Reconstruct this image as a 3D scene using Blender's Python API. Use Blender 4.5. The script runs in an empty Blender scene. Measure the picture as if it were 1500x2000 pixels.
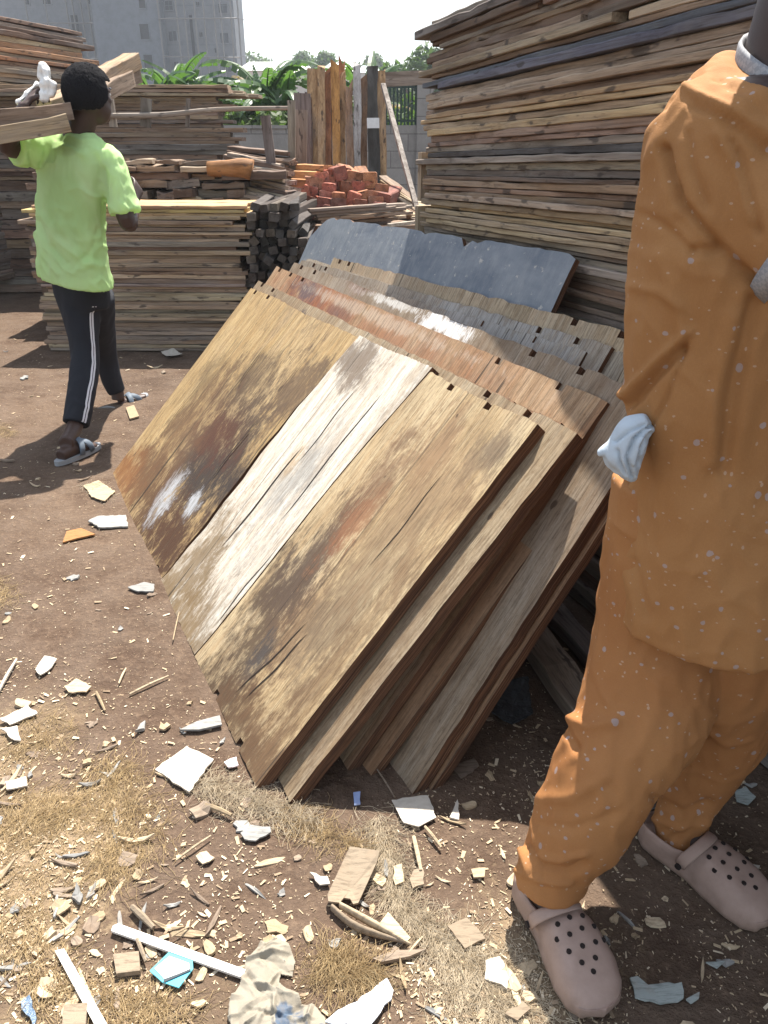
import bpy, bmesh, math, random
import numpy as np
from mathutils import Vector, Matrix, noise
R = math.radians
SC = bpy.context.scene
COL = SC.collection

# ------------------------------------------------------------------ camera, sky, sun, exposure
CAM_Z = 1.35
PITCH = math.atan(730 / 1480)
cam_d = bpy.data.cameras.new('camera')
cam = bpy.data.objects.new('camera', cam_d)
COL.objects.link(cam)
cam.location = (0, 0, CAM_Z)
cam.rotation_euler = (math.pi / 2 - PITCH, 0, 0)
cam_d.sensor_fit = 'VERTICAL'
cam_d.sensor_height = 24
cam_d.lens = 24 * 1480 / 2000
cam_d.clip_start = 0.05
cam_d.clip_end = 2000
SC.camera = cam

SUN_DIR = Vector((0.25, 0.97, 0)).normalized() * math.cos(R(63)) + Vector((0, 0, math.sin(R(63))))
world = bpy.data.worlds.new('World')
SC.world = world
world.use_nodes = True
wn = world.node_tree
bg = wn.nodes['Background']
sky = wn.nodes.new('ShaderNodeTexSky')
sky.sky_type = 'NISHITA'
sky.sun_disc = False
sky.sun_elevation = R(63)
sky.sun_rotation = math.atan2(SUN_DIR.x, SUN_DIR.y)
sky.air_density = 1.2
sky.dust_density = 1.5
sky.ozone_density = 1.0
veil = wn.nodes.new('ShaderNodeMix'); veil.data_type = 'RGBA'      # thin bright cloud veil over the whole sky
veil.inputs[0].default_value = 0.35
veil.inputs[7].default_value = (8.5, 8.9, 9.4, 1)
wn.links.new(sky.outputs[0], veil.inputs[6])
wn.links.new(veil.outputs[2], bg.inputs[0])
bg.inputs[1].default_value = 0.08
sl = bpy.data.lights.new('sun', 'SUN')
sl.energy = 5.0
sl.angle = R(0.53)
sl.color = (1.0, 0.945, 0.86)
sun = bpy.data.objects.new('sun', sl)
COL.objects.link(sun)
sun.rotation_euler = SUN_DIR.to_track_quat('Z', 'Y').to_euler()
SC.view_settings.view_transform = 'Standard'
SC.view_settings.look = 'None'
SC.view_settings.exposure = 1.42
SC.view_settings.gamma = 1.0

# ------------------------------------------------------------------ measuring helpers (lines of sight -> places in the yard)
_s, _c = math.sin(PITCH), math.cos(PITCH)
def ray(px, py):
    a = (px - 750) / 1480; b = (1000 - py) / 1480
    return Vector((a, _c + b * _s, -_s + b * _c))
def G(px, py, z=0.0):
    r = ray(px, py); t = (z - CAM_Z) / r.z
    return Vector((r.x * t, r.y * t, z))
def AY(px, py, Y):
    r = ray(px, py); t = Y / r.y
    return Vector((r.x * t, Y, CAM_Z + r.z * t))
VD = Vector((0.454, -0.891, 0)).normalized()      # along the big stack, towards the viewer
UD = Vector((-VD.y, VD.x, 0))                     # across, into the big stack
def AU(px, py, u):
    r = ray(px, py); t = u / (r.x * UD.x + r.y * UD.y)
    return Vector((r.x * t, r.y * t, CAM_Z + r.z * t))
def UV(u, v, z=0.0):
    p = UD * u + VD * v
    return Vector((p.x, p.y, z))
def PXY(p):
    dep = p.y * _c - (p.z - CAM_Z) * _s
    return (750 + 1480 * p.x / dep, 1000 - 1480 * (p.y * _s + (p.z - CAM_Z) * _c) / dep)

# ------------------------------------------------------------------ object helpers
def tag(o, label=None, cat=None, group=None, kind=None):
    if label: o['label'] = label
    if cat: o['category'] = cat
    if group: o['group'] = group
    if kind: o['kind'] = kind
    return o
def empty(name, loc=(0, 0, 0), rz=0.0):
    o = bpy.data.objects.new(name, None); COL.objects.link(o)
    o.location = loc; o.rotation_euler = (0, 0, rz); o.empty_display_size = 0.1
    return o
def link(name, me, parent=None, loc=None, rot=None, color=None):
    o = bpy.data.objects.new(name, me); COL.objects.link(o)
    if parent: o.parent = parent
    if loc is not None: o.location = loc
    if rot is not None: o.rotation_euler = rot
    if color is not None: o.color = (*color, 1)
    return o
def mesh(name, verts, faces, mats=None, smooth=False, mi=None):
    me = bpy.data.meshes.new(name)
    me.from_pydata([tuple(v) for v in verts], [], faces)
    for m in (mats or []): me.materials.append(m)
    if mi: me.polygons.foreach_set('material_index', mi)
    if smooth: me.polygons.foreach_set('use_smooth', [True] * len(me.polygons))
    me.update()
    return me
class MB:
    """collects shapes that make one mesh"""
    def __init__(s): s.v = []; s.f = []; s.mi = []
    def add(s, v, f, mi=0, M=None):
        k = len(s.v)
        s.v += [tuple(M @ Vector(q)) if M else tuple(q) for q in v]
        s.f += [tuple(i + k for i in q) for q in f]
        s.mi += [mi] * len(f)
        return s
    def box(s, x0, x1, y0, y1, z0, z1, mi=0, M=None):
        v = [(x, y, z) for x in (x0, x1) for y in (y0, y1) for z in (z0, z1)]
        f = [(0, 1, 3, 2), (4, 6, 7, 5), (0, 4, 5, 1), (2, 3, 7, 6), (0, 2, 6, 4), (1, 5, 7, 3)]
        return s.add(v, f, mi, M)
    def bar(s, a, b, w, d, mi=0, up=(0, 0, 1)):
        a, b = Vector(a), Vector(b); x = (b - a); L = x.length; x.normalize()
        y = Vector(up).cross(x)
        if y.length < 1e-4: y = Vector((0, 1, 0)).cross(x)
        y.normalize(); z = x.cross(y)
        M = Matrix((( x.x, y.x, z.x, a.x), (x.y, y.y, z.y, a.y), (x.z, y.z, z.z, a.z), (0, 0, 0, 1)))
        return s.box(0, L, -w / 2, w / 2, -d / 2, d / 2, mi, M)
    def tube(s, pts, rad, seg=10, mi=0, cap=True, flat=1.0, up=None):
        v, f = tube_vf(pts, rad, seg, cap, flat, up)
        return s.add(v, f, mi)
    def build(s, name, mats, parent=None, smooth=False, loc=None, rot=None, color=None):
        if not isinstance(mats, (list, tuple)): mats = [mats]
        return link(name, mesh(name, s.v, s.f, mats, smooth, s.mi), parent, loc, rot, color)
def tube_vf(pts, rad, seg=10, cap=True, flat=1.0, up=None):
    pts = [Vector(p) for p in pts]; n = len(pts)
    if not isinstance(rad, (list, tuple)): rad = [rad] * n
    v = []; f = []; ref = None
    for i, p in enumerate(pts):
        t = (pts[min(i + 1, n - 1)] - pts[max(i - 1, 0)]).normalized()
        if ref is None:
            ref = Vector(up) if up else (Vector((0, 0, 1)) if abs(t.z) < .9 else Vector((1, 0, 0)))
        x = ref - t * ref.dot(t); x.normalize(); ref = x if not up else Vector(up)
        y = t.cross(x)
        r = rad[i]; rx, ry = (r if isinstance(r, (tuple, list)) else (r, r * flat))
        for k in range(seg):
            a = 2 * math.pi * k / seg
            v.append(p + x * (math.cos(a) * rx) + y * (math.sin(a) * ry))
    for i in range(n - 1):
        for k in range(seg):
            a = i * seg + k; b = i * seg + (k + 1) % seg
            f.append((a, b, b + seg, a + seg))
    if cap:
        f.append(tuple(reversed(range(seg)))); f.append(tuple(range((n - 1) * seg, n * seg)))
    return v, f
def spline(pts, rad, sub=4):
    """smooth a joint chain (Catmull-Rom) with radii"""
    P = [Vector(p) for p in pts]; n = len(P); op = []; orad = []
    tup = isinstance(rad[0], (tuple, list))
    for i in range(n - 1):
        p0, p1, p2, p3 = P[max(i - 1, 0)], P[i], P[i + 1], P[min(i + 2, n - 1)]
        for k in range(sub):
            t = k / sub; t2 = t * t; t3 = t2 * t
            op.append(0.5 * ((2 * p1) + (p2 - p0) * t + (2 * p0 - 5 * p1 + 4 * p2 - p3) * t2 + (3 * p1 - p0 - 3 * p2 + p3) * t3))
            s = t * t * (3 - 2 * t)
            if tup: orad.append(tuple(rad[i][j] * (1 - s) + rad[i + 1][j] * s for j in (0, 1)))
            else: orad.append(rad[i] * (1 - s) + rad[i + 1] * s)
    op.append(P[-1]); orad.append(rad[-1])
    return op, orad
def copy_tree(o, parent=None):
    c = o.copy(); COL.objects.link(c)
    if parent: c.parent = parent
    for ch in list(o.children): copy_tree(ch, c)
    return c
def rn(a, b): return random.uniform(a, b)

# ------------------------------------------------------------------ materials
class NT:
    def __init__(s, name, rough=0.8, spec=0.3):
        s.m = bpy.data.materials.new(name); s.m.use_nodes = True
        s.t = s.m.node_tree; s.n = s.t.nodes; s.b = s.n['Principled BSDF']
        s.b.inputs['Roughness'].default_value = rough
        s.b.inputs['Specular IOR Level'].default_value = spec
    def L(s, a, b): s.t.links.new(a, b)
    def node(s, ty, **kw):
        n = s.n.new(ty)
        for k, v in kw.items(): setattr(n, k, v)
        return n
    def val(s, sock, v):
        if hasattr(v, 'links') or hasattr(v, 'is_linked'): s.L(v, sock)
        else: sock.default_value = v
    def coord(s, kind='Object'): return s.node('ShaderNodeTexCoord').outputs[kind]
    def mapping(s, co, scale=(1, 1, 1), loc=(0, 0, 0), rot=(0, 0, 0)):
        m = s.node('ShaderNodeMapping'); s.L(co, m.inputs[0])
        m.inputs['Scale'].default_value = scale; s.val(m.inputs['Location'], loc); m.inputs['Rotation'].default_value = rot
        return m.outputs[0]
    def noise(s, co, scale=1.0, detail=4, rough=0.6, dist=0.0, out='Fac'):
        n = s.node('ShaderNodeTexNoise'); s.L(co, n.inputs['Vector'])
        n.inputs['Scale'].default_value = scale; n.inputs['Detail'].default_value = detail
        n.inputs['Roughness'].default_value = rough; n.inputs['Distortion'].default_value = dist
        return n.outputs[out]
    def ramp(s, fac, stops, interp='LINEAR'):
        r = s.node('ShaderNodeValToRGB'); s.L(fac, r.inputs[0]); r.color_ramp.interpolation = interp
        e = r.color_ramp.elements
        while len(e) < len(stops): e.new(0.5)
        for i, (p, c) in enumerate(stops):
            e[i].position = p; e[i].color = (*c, 1) if len(c) == 3 else c
        return r.outputs[0]
    def g(s, fac, a, b): # grey ramp a..b -> 0..1
        m = s.node('ShaderNodeMapRange'); s.L(fac, m.inputs[0])
        m.inputs[1].default_value = a; m.inputs[2].default_value = b
        return m.outputs[0]
    def mix(s, fac, a, b, mode='MIX'):
        m = s.node('ShaderNodeMix', data_type='RGBA', blend_type=mode)
        s.val(m.inputs[0], fac)
        for k, v in ((6, a), (7, b)):
            if isinstance(v, (tuple, list)): m.inputs[k].default_value = (*v[:3], 1)
            else: s.L(v, m.inputs[k])
        return m.outputs[2]
    def math(s, op, a, b=0.0):
        m = s.node('ShaderNodeMath', operation=op); s.val(m.inputs[0], a); s.val(m.inputs[1], b)
        return m.outputs[0]
    def vadd(s, a, b):
        m = s.node('ShaderNodeVectorMath', operation='ADD'); s.val(m.inputs[0], a); s.val(m.inputs[1], b)
        return m.outputs[0]
    def sep(s, co):
        m = s.node('ShaderNodeSeparateXYZ'); s.L(co, m.inputs[0]); return m.outputs
    def comb(s, x, y, z):
        m = s.node('ShaderNodeCombineXYZ')
        for k, v in enumerate((x, y, z)): s.val(m.inputs[k], v)
        return m.outputs[0]
    def white(s, co, out='Value'):
        m = s.node('ShaderNodeTexWhiteNoise', noise_dimensions='3D'); s.L(co, m.inputs['Vector']); return m.outputs[out]
    def obj(s, out): return s.node('ShaderNodeObjectInfo').outputs[out]
    def rand_co(s):
        r = s.obj('Random'); v = s.math('MULTIPLY', r, 83.0); w = s.math('MULTIPLY', r, 47.0)
        return s.vadd(s.coord(), s.comb(v, w, v))
    def bump(s, h, strength=0.4, dist=0.01, prev=None):
        b = s.node('ShaderNodeBump'); s.L(h, b.inputs['Height'])
        b.inputs['Strength'].default_value = strength; b.inputs['Distance'].default_value = dist
        if prev is not None: s.L(prev, b.inputs['Normal'])
        return b.outputs[0]
    def done(s, color=None, normal=None, rough=None):
        if color is not None:
            if isinstance(color, (tuple, list)): s.b.inputs['Base Color'].default_value = (*color[:3], 1)
            else: s.L(color, s.b.inputs['Base Color'])
        if normal is not None: s.L(normal, s.b.inputs['Normal'])
        if rough is not None: s.L(rough, s.b.inputs['Roughness'])
        return s.m
def plain(name, col, rough=0.8, var=0.12, scale=20, spec=0.3, bump=0.0):
    t = NT(name, rough, spec); co = t.rand_co(); n = t.noise(co, scale, 4)
    c = t.mix(n, tuple(x * (1 - var) for x in col), tuple(min(1, x * (1 + var)) for x in col))
    return t.done(c, t.bump(n, bump, 0.01) if bump else None)

def wood_mat(name, axis=0, gray=0.35, dark=0.4, grain=1.0, bump=0.6, use_color=True, base=(.3, .2, .12)):
    """weathered timber; the board's own colour comes from the object colour; grain runs along AXIS"""
    t = NT(name, 0.82, 0.22); co = t.rand_co()
    def sc(l, c): return tuple(l if k == axis else c for k in range(3))
    g1 = t.noise(t.mapping(co, sc(1.2, 22 * grain)), 1.0, 5, .65, .4)
    g2 = t.noise(t.mapping(co, sc(5, 150 * grain)), 1.0, 3, .7)
    pt = t.noise(t.mapping(co, sc(2.2, 6)), 1.0, 4, .6, .6)
    oc = t.obj('Color') if use_color else t.mix(0.0, base, base)
    c = t.mix(t.g(g1, .35, .75), t.mix(1.0, oc, (.50, .44, .40), 'MULTIPLY'), t.mix(1.0, oc, (1.30, 1.26, 1.2), 'MULTIPLY'))
    c = t.mix(t.math('MULTIPLY', t.g(pt, .48, .72), gray), c, (.27, .255, .235))
    c = t.mix(t.math('MULTIPLY', t.g(g2, .52, .36), dark), c, (.04, .028, .02))
    spot = t.noise(t.mapping(co, sc(9, 30)), 1.0, 3, .5)
    c = t.mix(t.math('MULTIPLY', t.g(spot, .62, .68), .75), c, (.045, .035, .03))
    h = t.math('ADD', t.math('MULTIPLY', g1, .6), g2)
    return t.done(c, t.bump(h, bump, 0.004))

M_PLANK = wood_mat('weathered_plank_wood')
M_ROUGH = wood_mat('rough_sawn_wood', gray=.25, dark=.3)
M_SQUARE = wood_mat('squared_timber_wood', axis=1, gray=.2, dark=.35)
M_POST = wood_mat('upright_board_wood', axis=2, gray=.3, dark=.3)

def plank_mesh(L, W, T, seed, nx=None, warp=1.0, chip=1.0, mat=None):
    """one sawn plank, long along X, origin at its centre bottom"""
    r = random.Random(seed); nx = nx or max(6, int(L / .07))
    ph = [r.uniform(0, 99) for _ in range(6)]
    rows = []
    for i in range(nx + 1):
        x = -L / 2 + L * i / nx
        def w(k, f, a): return (noise.noise(Vector((x * f + ph[k], k * 7.3, 0)))) * a * warp
        y0 = -W / 2 + w(0, 2.5, .014) + abs(w(0, 11, .012)) + (r.random() < .05) * r.uniform(.004, .014); y1 = W / 2 + w(1, 2.5, .016) - abs(w(1, 11, .012)) - (r.random() < .05) * r.uniform(.004, .014)
        z0 = w(2, 1.3, T * .12); z1 = T + w(3, 1.6, T * .16) + w(5, 13, T * .22)
        b0 = .002 + abs(w(4, 6, .007)); b = min(T * .22, b0)
        e0 = e1 = 0
        if i in (0, nx):
            sg = -1 if i == 0 else 1
            e0 = sg * r.uniform(-.03, .015) * chip; e1 = sg * r.uniform(-.03, .015) * chip
        rows.append([(x + e0, y0, z0 + b * .6), (x + e0, y0, z1 - b), (x + e0, y0 + b, z1), (x + e1, y1 - b, z1), (x + e1, y1, z1 - b), (x + e1, y1, z0 + b * .6), (x + e1, y1 - b, z0), (x + e0, y0 + b, z0)])
    v = [p for row in rows for p in row]; f = []
    for i in range(nx):
        for k in range(8):
            a = i * 8 + k; b = i * 8 + (k + 1) % 8
            f.append((a, b, b + 8, a + 8))
    f.append(tuple(reversed(range(8)))); f.append(tuple(range(nx * 8, nx * 8 + 8)))
    f = [tuple(reversed(q)) for q in f]
    return mesh('plank', v, f, [mat or M_PLANK])

_ONES = 'zeroth first second third fourth fifth sixth seventh eighth ninth tenth eleventh twelfth thirteenth fourteenth fifteenth sixteenth seventeenth eighteenth nineteenth'.split()
_TENS = {20: ('twenty', 'twentieth'), 30: ('thirty', 'thirtieth'), 40: ('forty', 'fortieth'), 50: ('fifty', 'fiftieth'), 60: ('sixty', 'sixtieth'), 70: ('seventy', 'seventieth'), 80: ('eighty', 'eightieth'), 90: ('ninety', 'ninetieth')}
def nth(n):
    if n < 20: return _ONES[n]
    if n >= 100: return 'hundred-and-' + nth(n - 100) if n > 100 else 'hundredth'
    t = n // 10 * 10; return _TENS[t][1] if n == t else _TENS[t][0] + '-' + _ONES[n - t]
CN = dict(grey='grey', brown='brown', dbrown='dark brown', tan='tan', yellow='yellowish', char='blackened', blue='blue-grey', rust='reddish', pale='pale', dgrey='dark grey')
def label_layers(items, where):
    """items: (object, layer from below, colour, piece, pieces): each plank is named by its layer from the top"""
    top = max(i[1] for i in items)
    for o, l, c, q, n in items:
        o['label'] = '%s plank, %s layer down the %s%s' % (CN[c], nth(top - l + 1), where, '' if n == 1 else (', far piece' if q == 0 else ', nearest piece' if q == n - 1 else ', %s piece' % nth(q + 1)))
# wood colours
WC = dict(grey=(.29, .25, .21), brown=(.27, .195, .14), dbrown=(.155, .108, .08), tan=(.40, .315, .225), yellow=(.47, .36, .22),
          char=(.065, .06, .06), blue=(.12, .135, .17), rust=(.34, .18, .10), pale=(.50, .43, .34), dgrey=(.19, .17, .15))
def wcol(k, j=.15):
    c = WC[k]; m = rn(1 - j, 1 + j); return tuple(x * m * rn(.95, 1.05) for x in c)
# ------------------------------------------------------------------ ground
def ground():
    t = NT('packed_brown_earth', .95, .15); co = t.coord()
    big = t.noise(co, .9, 5, .6, .3); mid = t.noise(co, 6, 6, .65); fine = t.noise(co, 60, 5, .7); sp = t.noise(co, 210, 2, .5)
    c = t.ramp(big, [(.3, (.060, .040, .029)), (.5, (.088, .058, .040)), (.7, (.120, .081, .055))])
    c = t.mix(t.math('MULTIPLY', t.g(mid, .42, .68), .55), c, (.140, .103, .077))
    c = t.mix(t.math('MULTIPLY', t.g(mid, .45, .3), .5), c, (.050, .030, .021))
    c = t.mix(t.math('MULTIPLY', t.g(fine, .5, .75), .5), c, (.22, .155, .105))
    c = t.mix(t.g(sp, .70, .76), c, (.42, .33, .23))
    # sawdust trodden into the soil where the chips lie thickest
    Xg, Yg, Zg = t.sep(co)[0:3]
    for (cx, cy, rx, ry, st) in ((-.74, 1.12, .22, .22, .75), (.23, .86, .18, .13, .7), (-.5, .80, .2, .1, .4), (-.95, 1.5, .16, .14, .45)):
        dx = t.math('DIVIDE', t.math('SUBTRACT', Xg, cx), rx); dy = t.math('DIVIDE', t.math('SUBTRACT', Yg, cy), ry)
        e = t.math('SQRT', t.math('ADD', t.math('MULTIPLY', dx, dx), t.math('MULTIPLY', dy, dy)))
        e = t.math('ADD', e, t.math('MULTIPLY', t.math('SUBTRACT', mid, .5), 3.0)); e = t.math('ADD', e, t.math('MULTIPLY', t.math('SUBTRACT', fine, .5), 2.0))
        c = t.mix(t.math('MULTIPLY', t.g(e, 1.2, .5), st), c, (.27, .20, .125))
    h = t.math('ADD', t.math('MULTIPLY', mid, 1.6), t.math('MULTIPLY', fine, .35))
    m = t.done(c, t.bump(h, .8, .03, t.bump(sp, .35, .004)))
    # fine grid near the camera with gentle unevenness, growing coarse outwards
    def axis(lo, hi, near0, near1, st):
        a = list(np.arange(near0, near1 + 1e-6, st)); x = near0; s = st
        while x > lo: s *= 1.5; x -= s; a.insert(0, x)
        x = near1; s = st
        while x < hi: s *= 1.5; x += s; a.append(x)
        return a
    xs = axis(-400, 400, -3.2, 1.6, .06); ys = axis(-60, 900, .2, 7.0, .06)
    v = []; 
    for y in ys:
        for x in xs:
            z = 0.010 * noise.noise(Vector((x * 2.1, y * 2.1, 0))) + 0.004 * noise.noise(Vector((x * 8, y * 8, 3)))
            if not (-3.2 <= x <= 1.6 and .2 <= y <= 7): z = z * .3 - .004
            v.append((x, y, z - .006))
    nx = len(xs); f = [(j * nx + i, j * nx + i + 1, (j + 1) * nx + i + 1, (j + 1) * nx + i) for j in range(len(ys) - 1) for i in range(nx - 1)]
    o = link('ground', mesh('ground', v, f, [m], True)); tag(o, 'bare packed brown earth of the timber yard', 'ground', kind='structure')
ground()

# ------------------------------------------------------------------ plank stacks
def place_plank(p, yaw, L, W, T, colk, seed, label, group, mat=None, tilt=0.0, roll=0.0, warp=1.0, name='plank', cat='plank', nx=None, col=None):
    o = link(name, plank_mesh(L, W, T, seed, nx, warp, 1.0, mat), None, p, (roll, tilt, yaw), col or wcol(colk))
    tag(o, label, cat, group); return o

def big_stack():
    random.seed(11)
    sd = Vector((.368, -.93, 0)).normalized(); sn = Vector((-sd.y, sd.x, 0)); c0 = Vector((.150, 3.30, 0))
    def UV(u, v, z):
        p = c0 + sn * u + sd * v; return Vector((p.x, p.y, z))
    u0 = 0.0; v0 = 0.0; yaw = math.atan2(sd.y, sd.x)
    z = .0; k = 0
    bands = []   # (height up to, colours)
    B = [(.30, ['dgrey', 'dbrown', 'dgrey']), (.52, ['brown', 'blue', 'dgrey', 'rust']), (.60, ['blue', 'blue', 'dgrey']), (.70, ['rust', 'tan', 'blue']),
         (1.02, ['dgrey', 'grey', 'dgrey', 'brown', 'grey']), (1.10, ['yellow', 'tan', 'yellow']), (1.20, ['grey', 'tan', 'brown']), (1.235, ['dbrown', 'dgrey']),
         (1.275, ['brown', 'rust', 'grey']), (1.285, ['char']), (1.34, ['grey', 'brown']), (1.42, ['yellow', 'tan', 'tan', 'yellow']), (1.50, ['tan', 'brown']), (1.54, ['blue', 'dbrown']),
         (1.62, ['tan', 'brown', 'dbrown', 'tan']), (1.70, ['brown', 'dbrown', 'grey'])]
    lab = 'weathered plank edge-on in the tall plank stack behind the person in orange'
    grp = 'planks of the tall stack behind the person in orange'
    vend = 3.15
    items = []; lay = 0
    while z < 1.665:
        cur = []
        T = rn(.011, .0225) if z > .3 else rn(.03, .04)
        cols = next(c for h, c in B if z < h)
        v = v0 + rn(-.035, .05); 
        if random.random() < .12: v += rn(.04, .14)
        first = True
        tl = .048 * (z / 1.67) ** 1.5
        while v < vend:
            L = rn(2.2, 3.3) if random.random() < .86 else rn(.7, 1.5)
            if v + L > vend - .5: L = max(.6, vend + rn(-.1, .1) - v)
            off = rn(-.012, .02)
            c = UV(u0 + off + .14, v + L / 2, z + (v + L / 2) * tl)
            ck = random.choice(cols)
            o = place_plank(c, yaw + rn(-.003, .003), L, .28, T * rn(.96, 1.08), ck, 100 + k, lab, grp, warp=.9, tilt=-tl + rn(-.0025, .0025)); k += 1; cur.append((o, ck))
            v += L + (rn(.004, .02) if random.random() < .6 else rn(.03, .09))
        z += T + rn(-.001, .0018)
        items += [(o, lay, ck, q, len(cur)) for q, (o, ck) in enumerate(cur)]; lay += 1
    label_layers(items, 'stack behind person in orange')
    # three boards laid over the top, sticking out past the corner
    for i, (dv, L, off, dz) in enumerate([(-.045, 2.9, -.01, 0), (.03, 3.2, .01, .022), (-.0, 2.2, .22, .020)]):
        place_plank(UV(u0 + off + .13, v0 + dv + L / 2, z + dz + (L / 2) * .048), yaw + rn(-.01, .01), L, .30, .024, ['dgrey', 'grey', 'grey'][i], 900 + i,
                    ['grey weather-beaten board capping the tall stack, its tip sticking out past the corner', 'mossy grey board lying topmost on the tall stack', 'narrow grey board at the back of the tall stack top'][i], 'boards capping the tall stack', tilt=-.048)
    place_plank(UV(u0 + .35, v0 + .72, z + .10), R(90), .03, .06, .05, 'pale', 950, 'short pale block standing on top of the tall stack', None, name='wood_block', cat='wood block', warp=.2)
    # end cleats seen at the far corner: short uprights keeping the face true
    for i, (h0, h1, dd) in enumerate([(.12, .72, 0), (.78, 1.10, -.01), (1.12, 1.30, .01)]):
        b = MB().box(-.016, .016, -.05, .05, 0, h1 - h0)
        o = b.build('upright_batten', M_POST, None, False, UV(u0 + .06, v0 - .055 + dd, h0), (0, 0, yaw), wcol('tan'))
        tag(o, ['lowest batten upright against the far corner of the tall stack', 'middle batten upright against the far corner of the tall stack', 'short batten upright near the top of the tall stack corner'][i], 'batten', 'battens at the corner of the tall stack')
big_stack()

def side_stack(base, yaw, L, H, T, cols, label, group, seed, rows=1, W=.3, jit=.08, where='', z0=0, curve=0.0, pieces=1, colfn=None, name='plank', zthick=0):
    random.seed(seed); z = z0; k = 0; items = []; lay = 0
    d = Vector((math.cos(yaw), math.sin(yaw), 0)); nrm = Vector((-d.y, d.x, 0))
    while z < H:
        t = rn(T * .75, T * 1.25) * (2.6 if z < zthick else 1)
        for r in range(rows):
            n = pieces if random.random() < .7 else max(1, pieces - 1)
            x = -L / 2 + rn(-jit, jit * .4); l = L / n
            for q in range(n):
                ll = l * rn(.95, 1.05) if n > 1 else l + rn(-jit, jit)
                off = rn(-.02, .02) + r * (W + .02)
                c = base + d * (x + ll / 2) + nrm * off
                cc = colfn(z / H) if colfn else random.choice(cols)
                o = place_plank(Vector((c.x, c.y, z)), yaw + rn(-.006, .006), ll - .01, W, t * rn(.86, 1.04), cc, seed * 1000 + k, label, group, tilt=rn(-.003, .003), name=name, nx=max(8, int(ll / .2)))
                items.append((o, lay, cc, 0, 1)); x += ll; k += 1
        z += t; lay += 1
    label_layers(items, where); return z

# left tall stack, running away from the camera on the left
yl = math.atan2(.967, .255)
c0 = Vector((-3.10, 9.4, 0)); d0 = Vector((.255, .967, 0)).normalized()
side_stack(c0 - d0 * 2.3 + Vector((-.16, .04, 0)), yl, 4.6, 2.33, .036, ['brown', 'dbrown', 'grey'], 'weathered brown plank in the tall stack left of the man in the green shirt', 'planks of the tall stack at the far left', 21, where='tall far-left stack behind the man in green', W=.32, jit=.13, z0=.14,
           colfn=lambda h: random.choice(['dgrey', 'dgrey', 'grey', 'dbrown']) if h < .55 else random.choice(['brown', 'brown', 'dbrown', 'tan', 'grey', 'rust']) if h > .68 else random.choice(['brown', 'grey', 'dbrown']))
# middle stack right behind the man in the green shirt
side_stack(Vector((-1.625, 5.60, 0)), R(-1.0), 1.45, .88, .0255, ['grey', 'brown', 'brown', 'tan', 'tan'], 'thin sawn plank in the waist-high stack the man in the green shirt walks past', 'planks of the waist-high stack behind the walking man', 31, where='waist-high stack the man in green walks past', rows=1, W=.54, jit=.06, pieces=1)
random.seed(5)
for i in range(6):
    place_plank(Vector((-1.62 + rn(-.03, .04), 5.47 + .27 * (i // 3), .885 + .024 * (i % 3))), R(-1) + rn(-.012, .03), 1.40 + rn(-.06, .08), .25, .021, 'yellow', 3300 + i,
                'fresh yellow plank, %s from the bottom in the %s yellow row topping the waist-high stack' % (nth(i % 3 + 1), 'front' if i < 3 else 'back'), 'yellow planks topping the waist-high stack', col=tuple(x * rn(.9, 1.15) for x in (.52, .385, .20)))
# farther stack behind
side_stack(Vector((-2.62, 7.75, 0)), R(0.8), 2.55, 1.66, .034, ['brown', 'grey', 'tan', 'dbrown'], 'plank in the shoulder-high stack below the banana leaves, behind the walking man', 'planks of the shoulder-high stack below the banana leaves', 41, where='shoulder-high stack below the banana leaves', W=.3, jit=.10, zthick=1.0,
           colfn=lambda h: random.choice(['dbrown', 'dgrey', 'brown']) if h < .8 else random.choice(['brown', 'grey', 'tan', 'brown']))
random.seed(6)
for i in range(5):
    place_plank(Vector((-2.55 + rn(-.1, .15), 7.66 + .28 * (i % 2), 1.68 + .03 * (i // 2))), R(.8) + rn(-.03, .03), 2.5 + rn(-.3, .25), .28, .026, 'tan', 3400 + i,
                ['loose board lying foremost and lowest on top of the shoulder-high stack', 'loose board lying at the back on top of the shoulder-high stack', 'loose board second up at the front of the shoulder-high stack top', 'loose board second up at the back of the shoulder-high stack top', 'topmost loose board on the shoulder-high stack below the banana leaves'][i], 'loose boards topping the shoulder-high stack')
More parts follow.
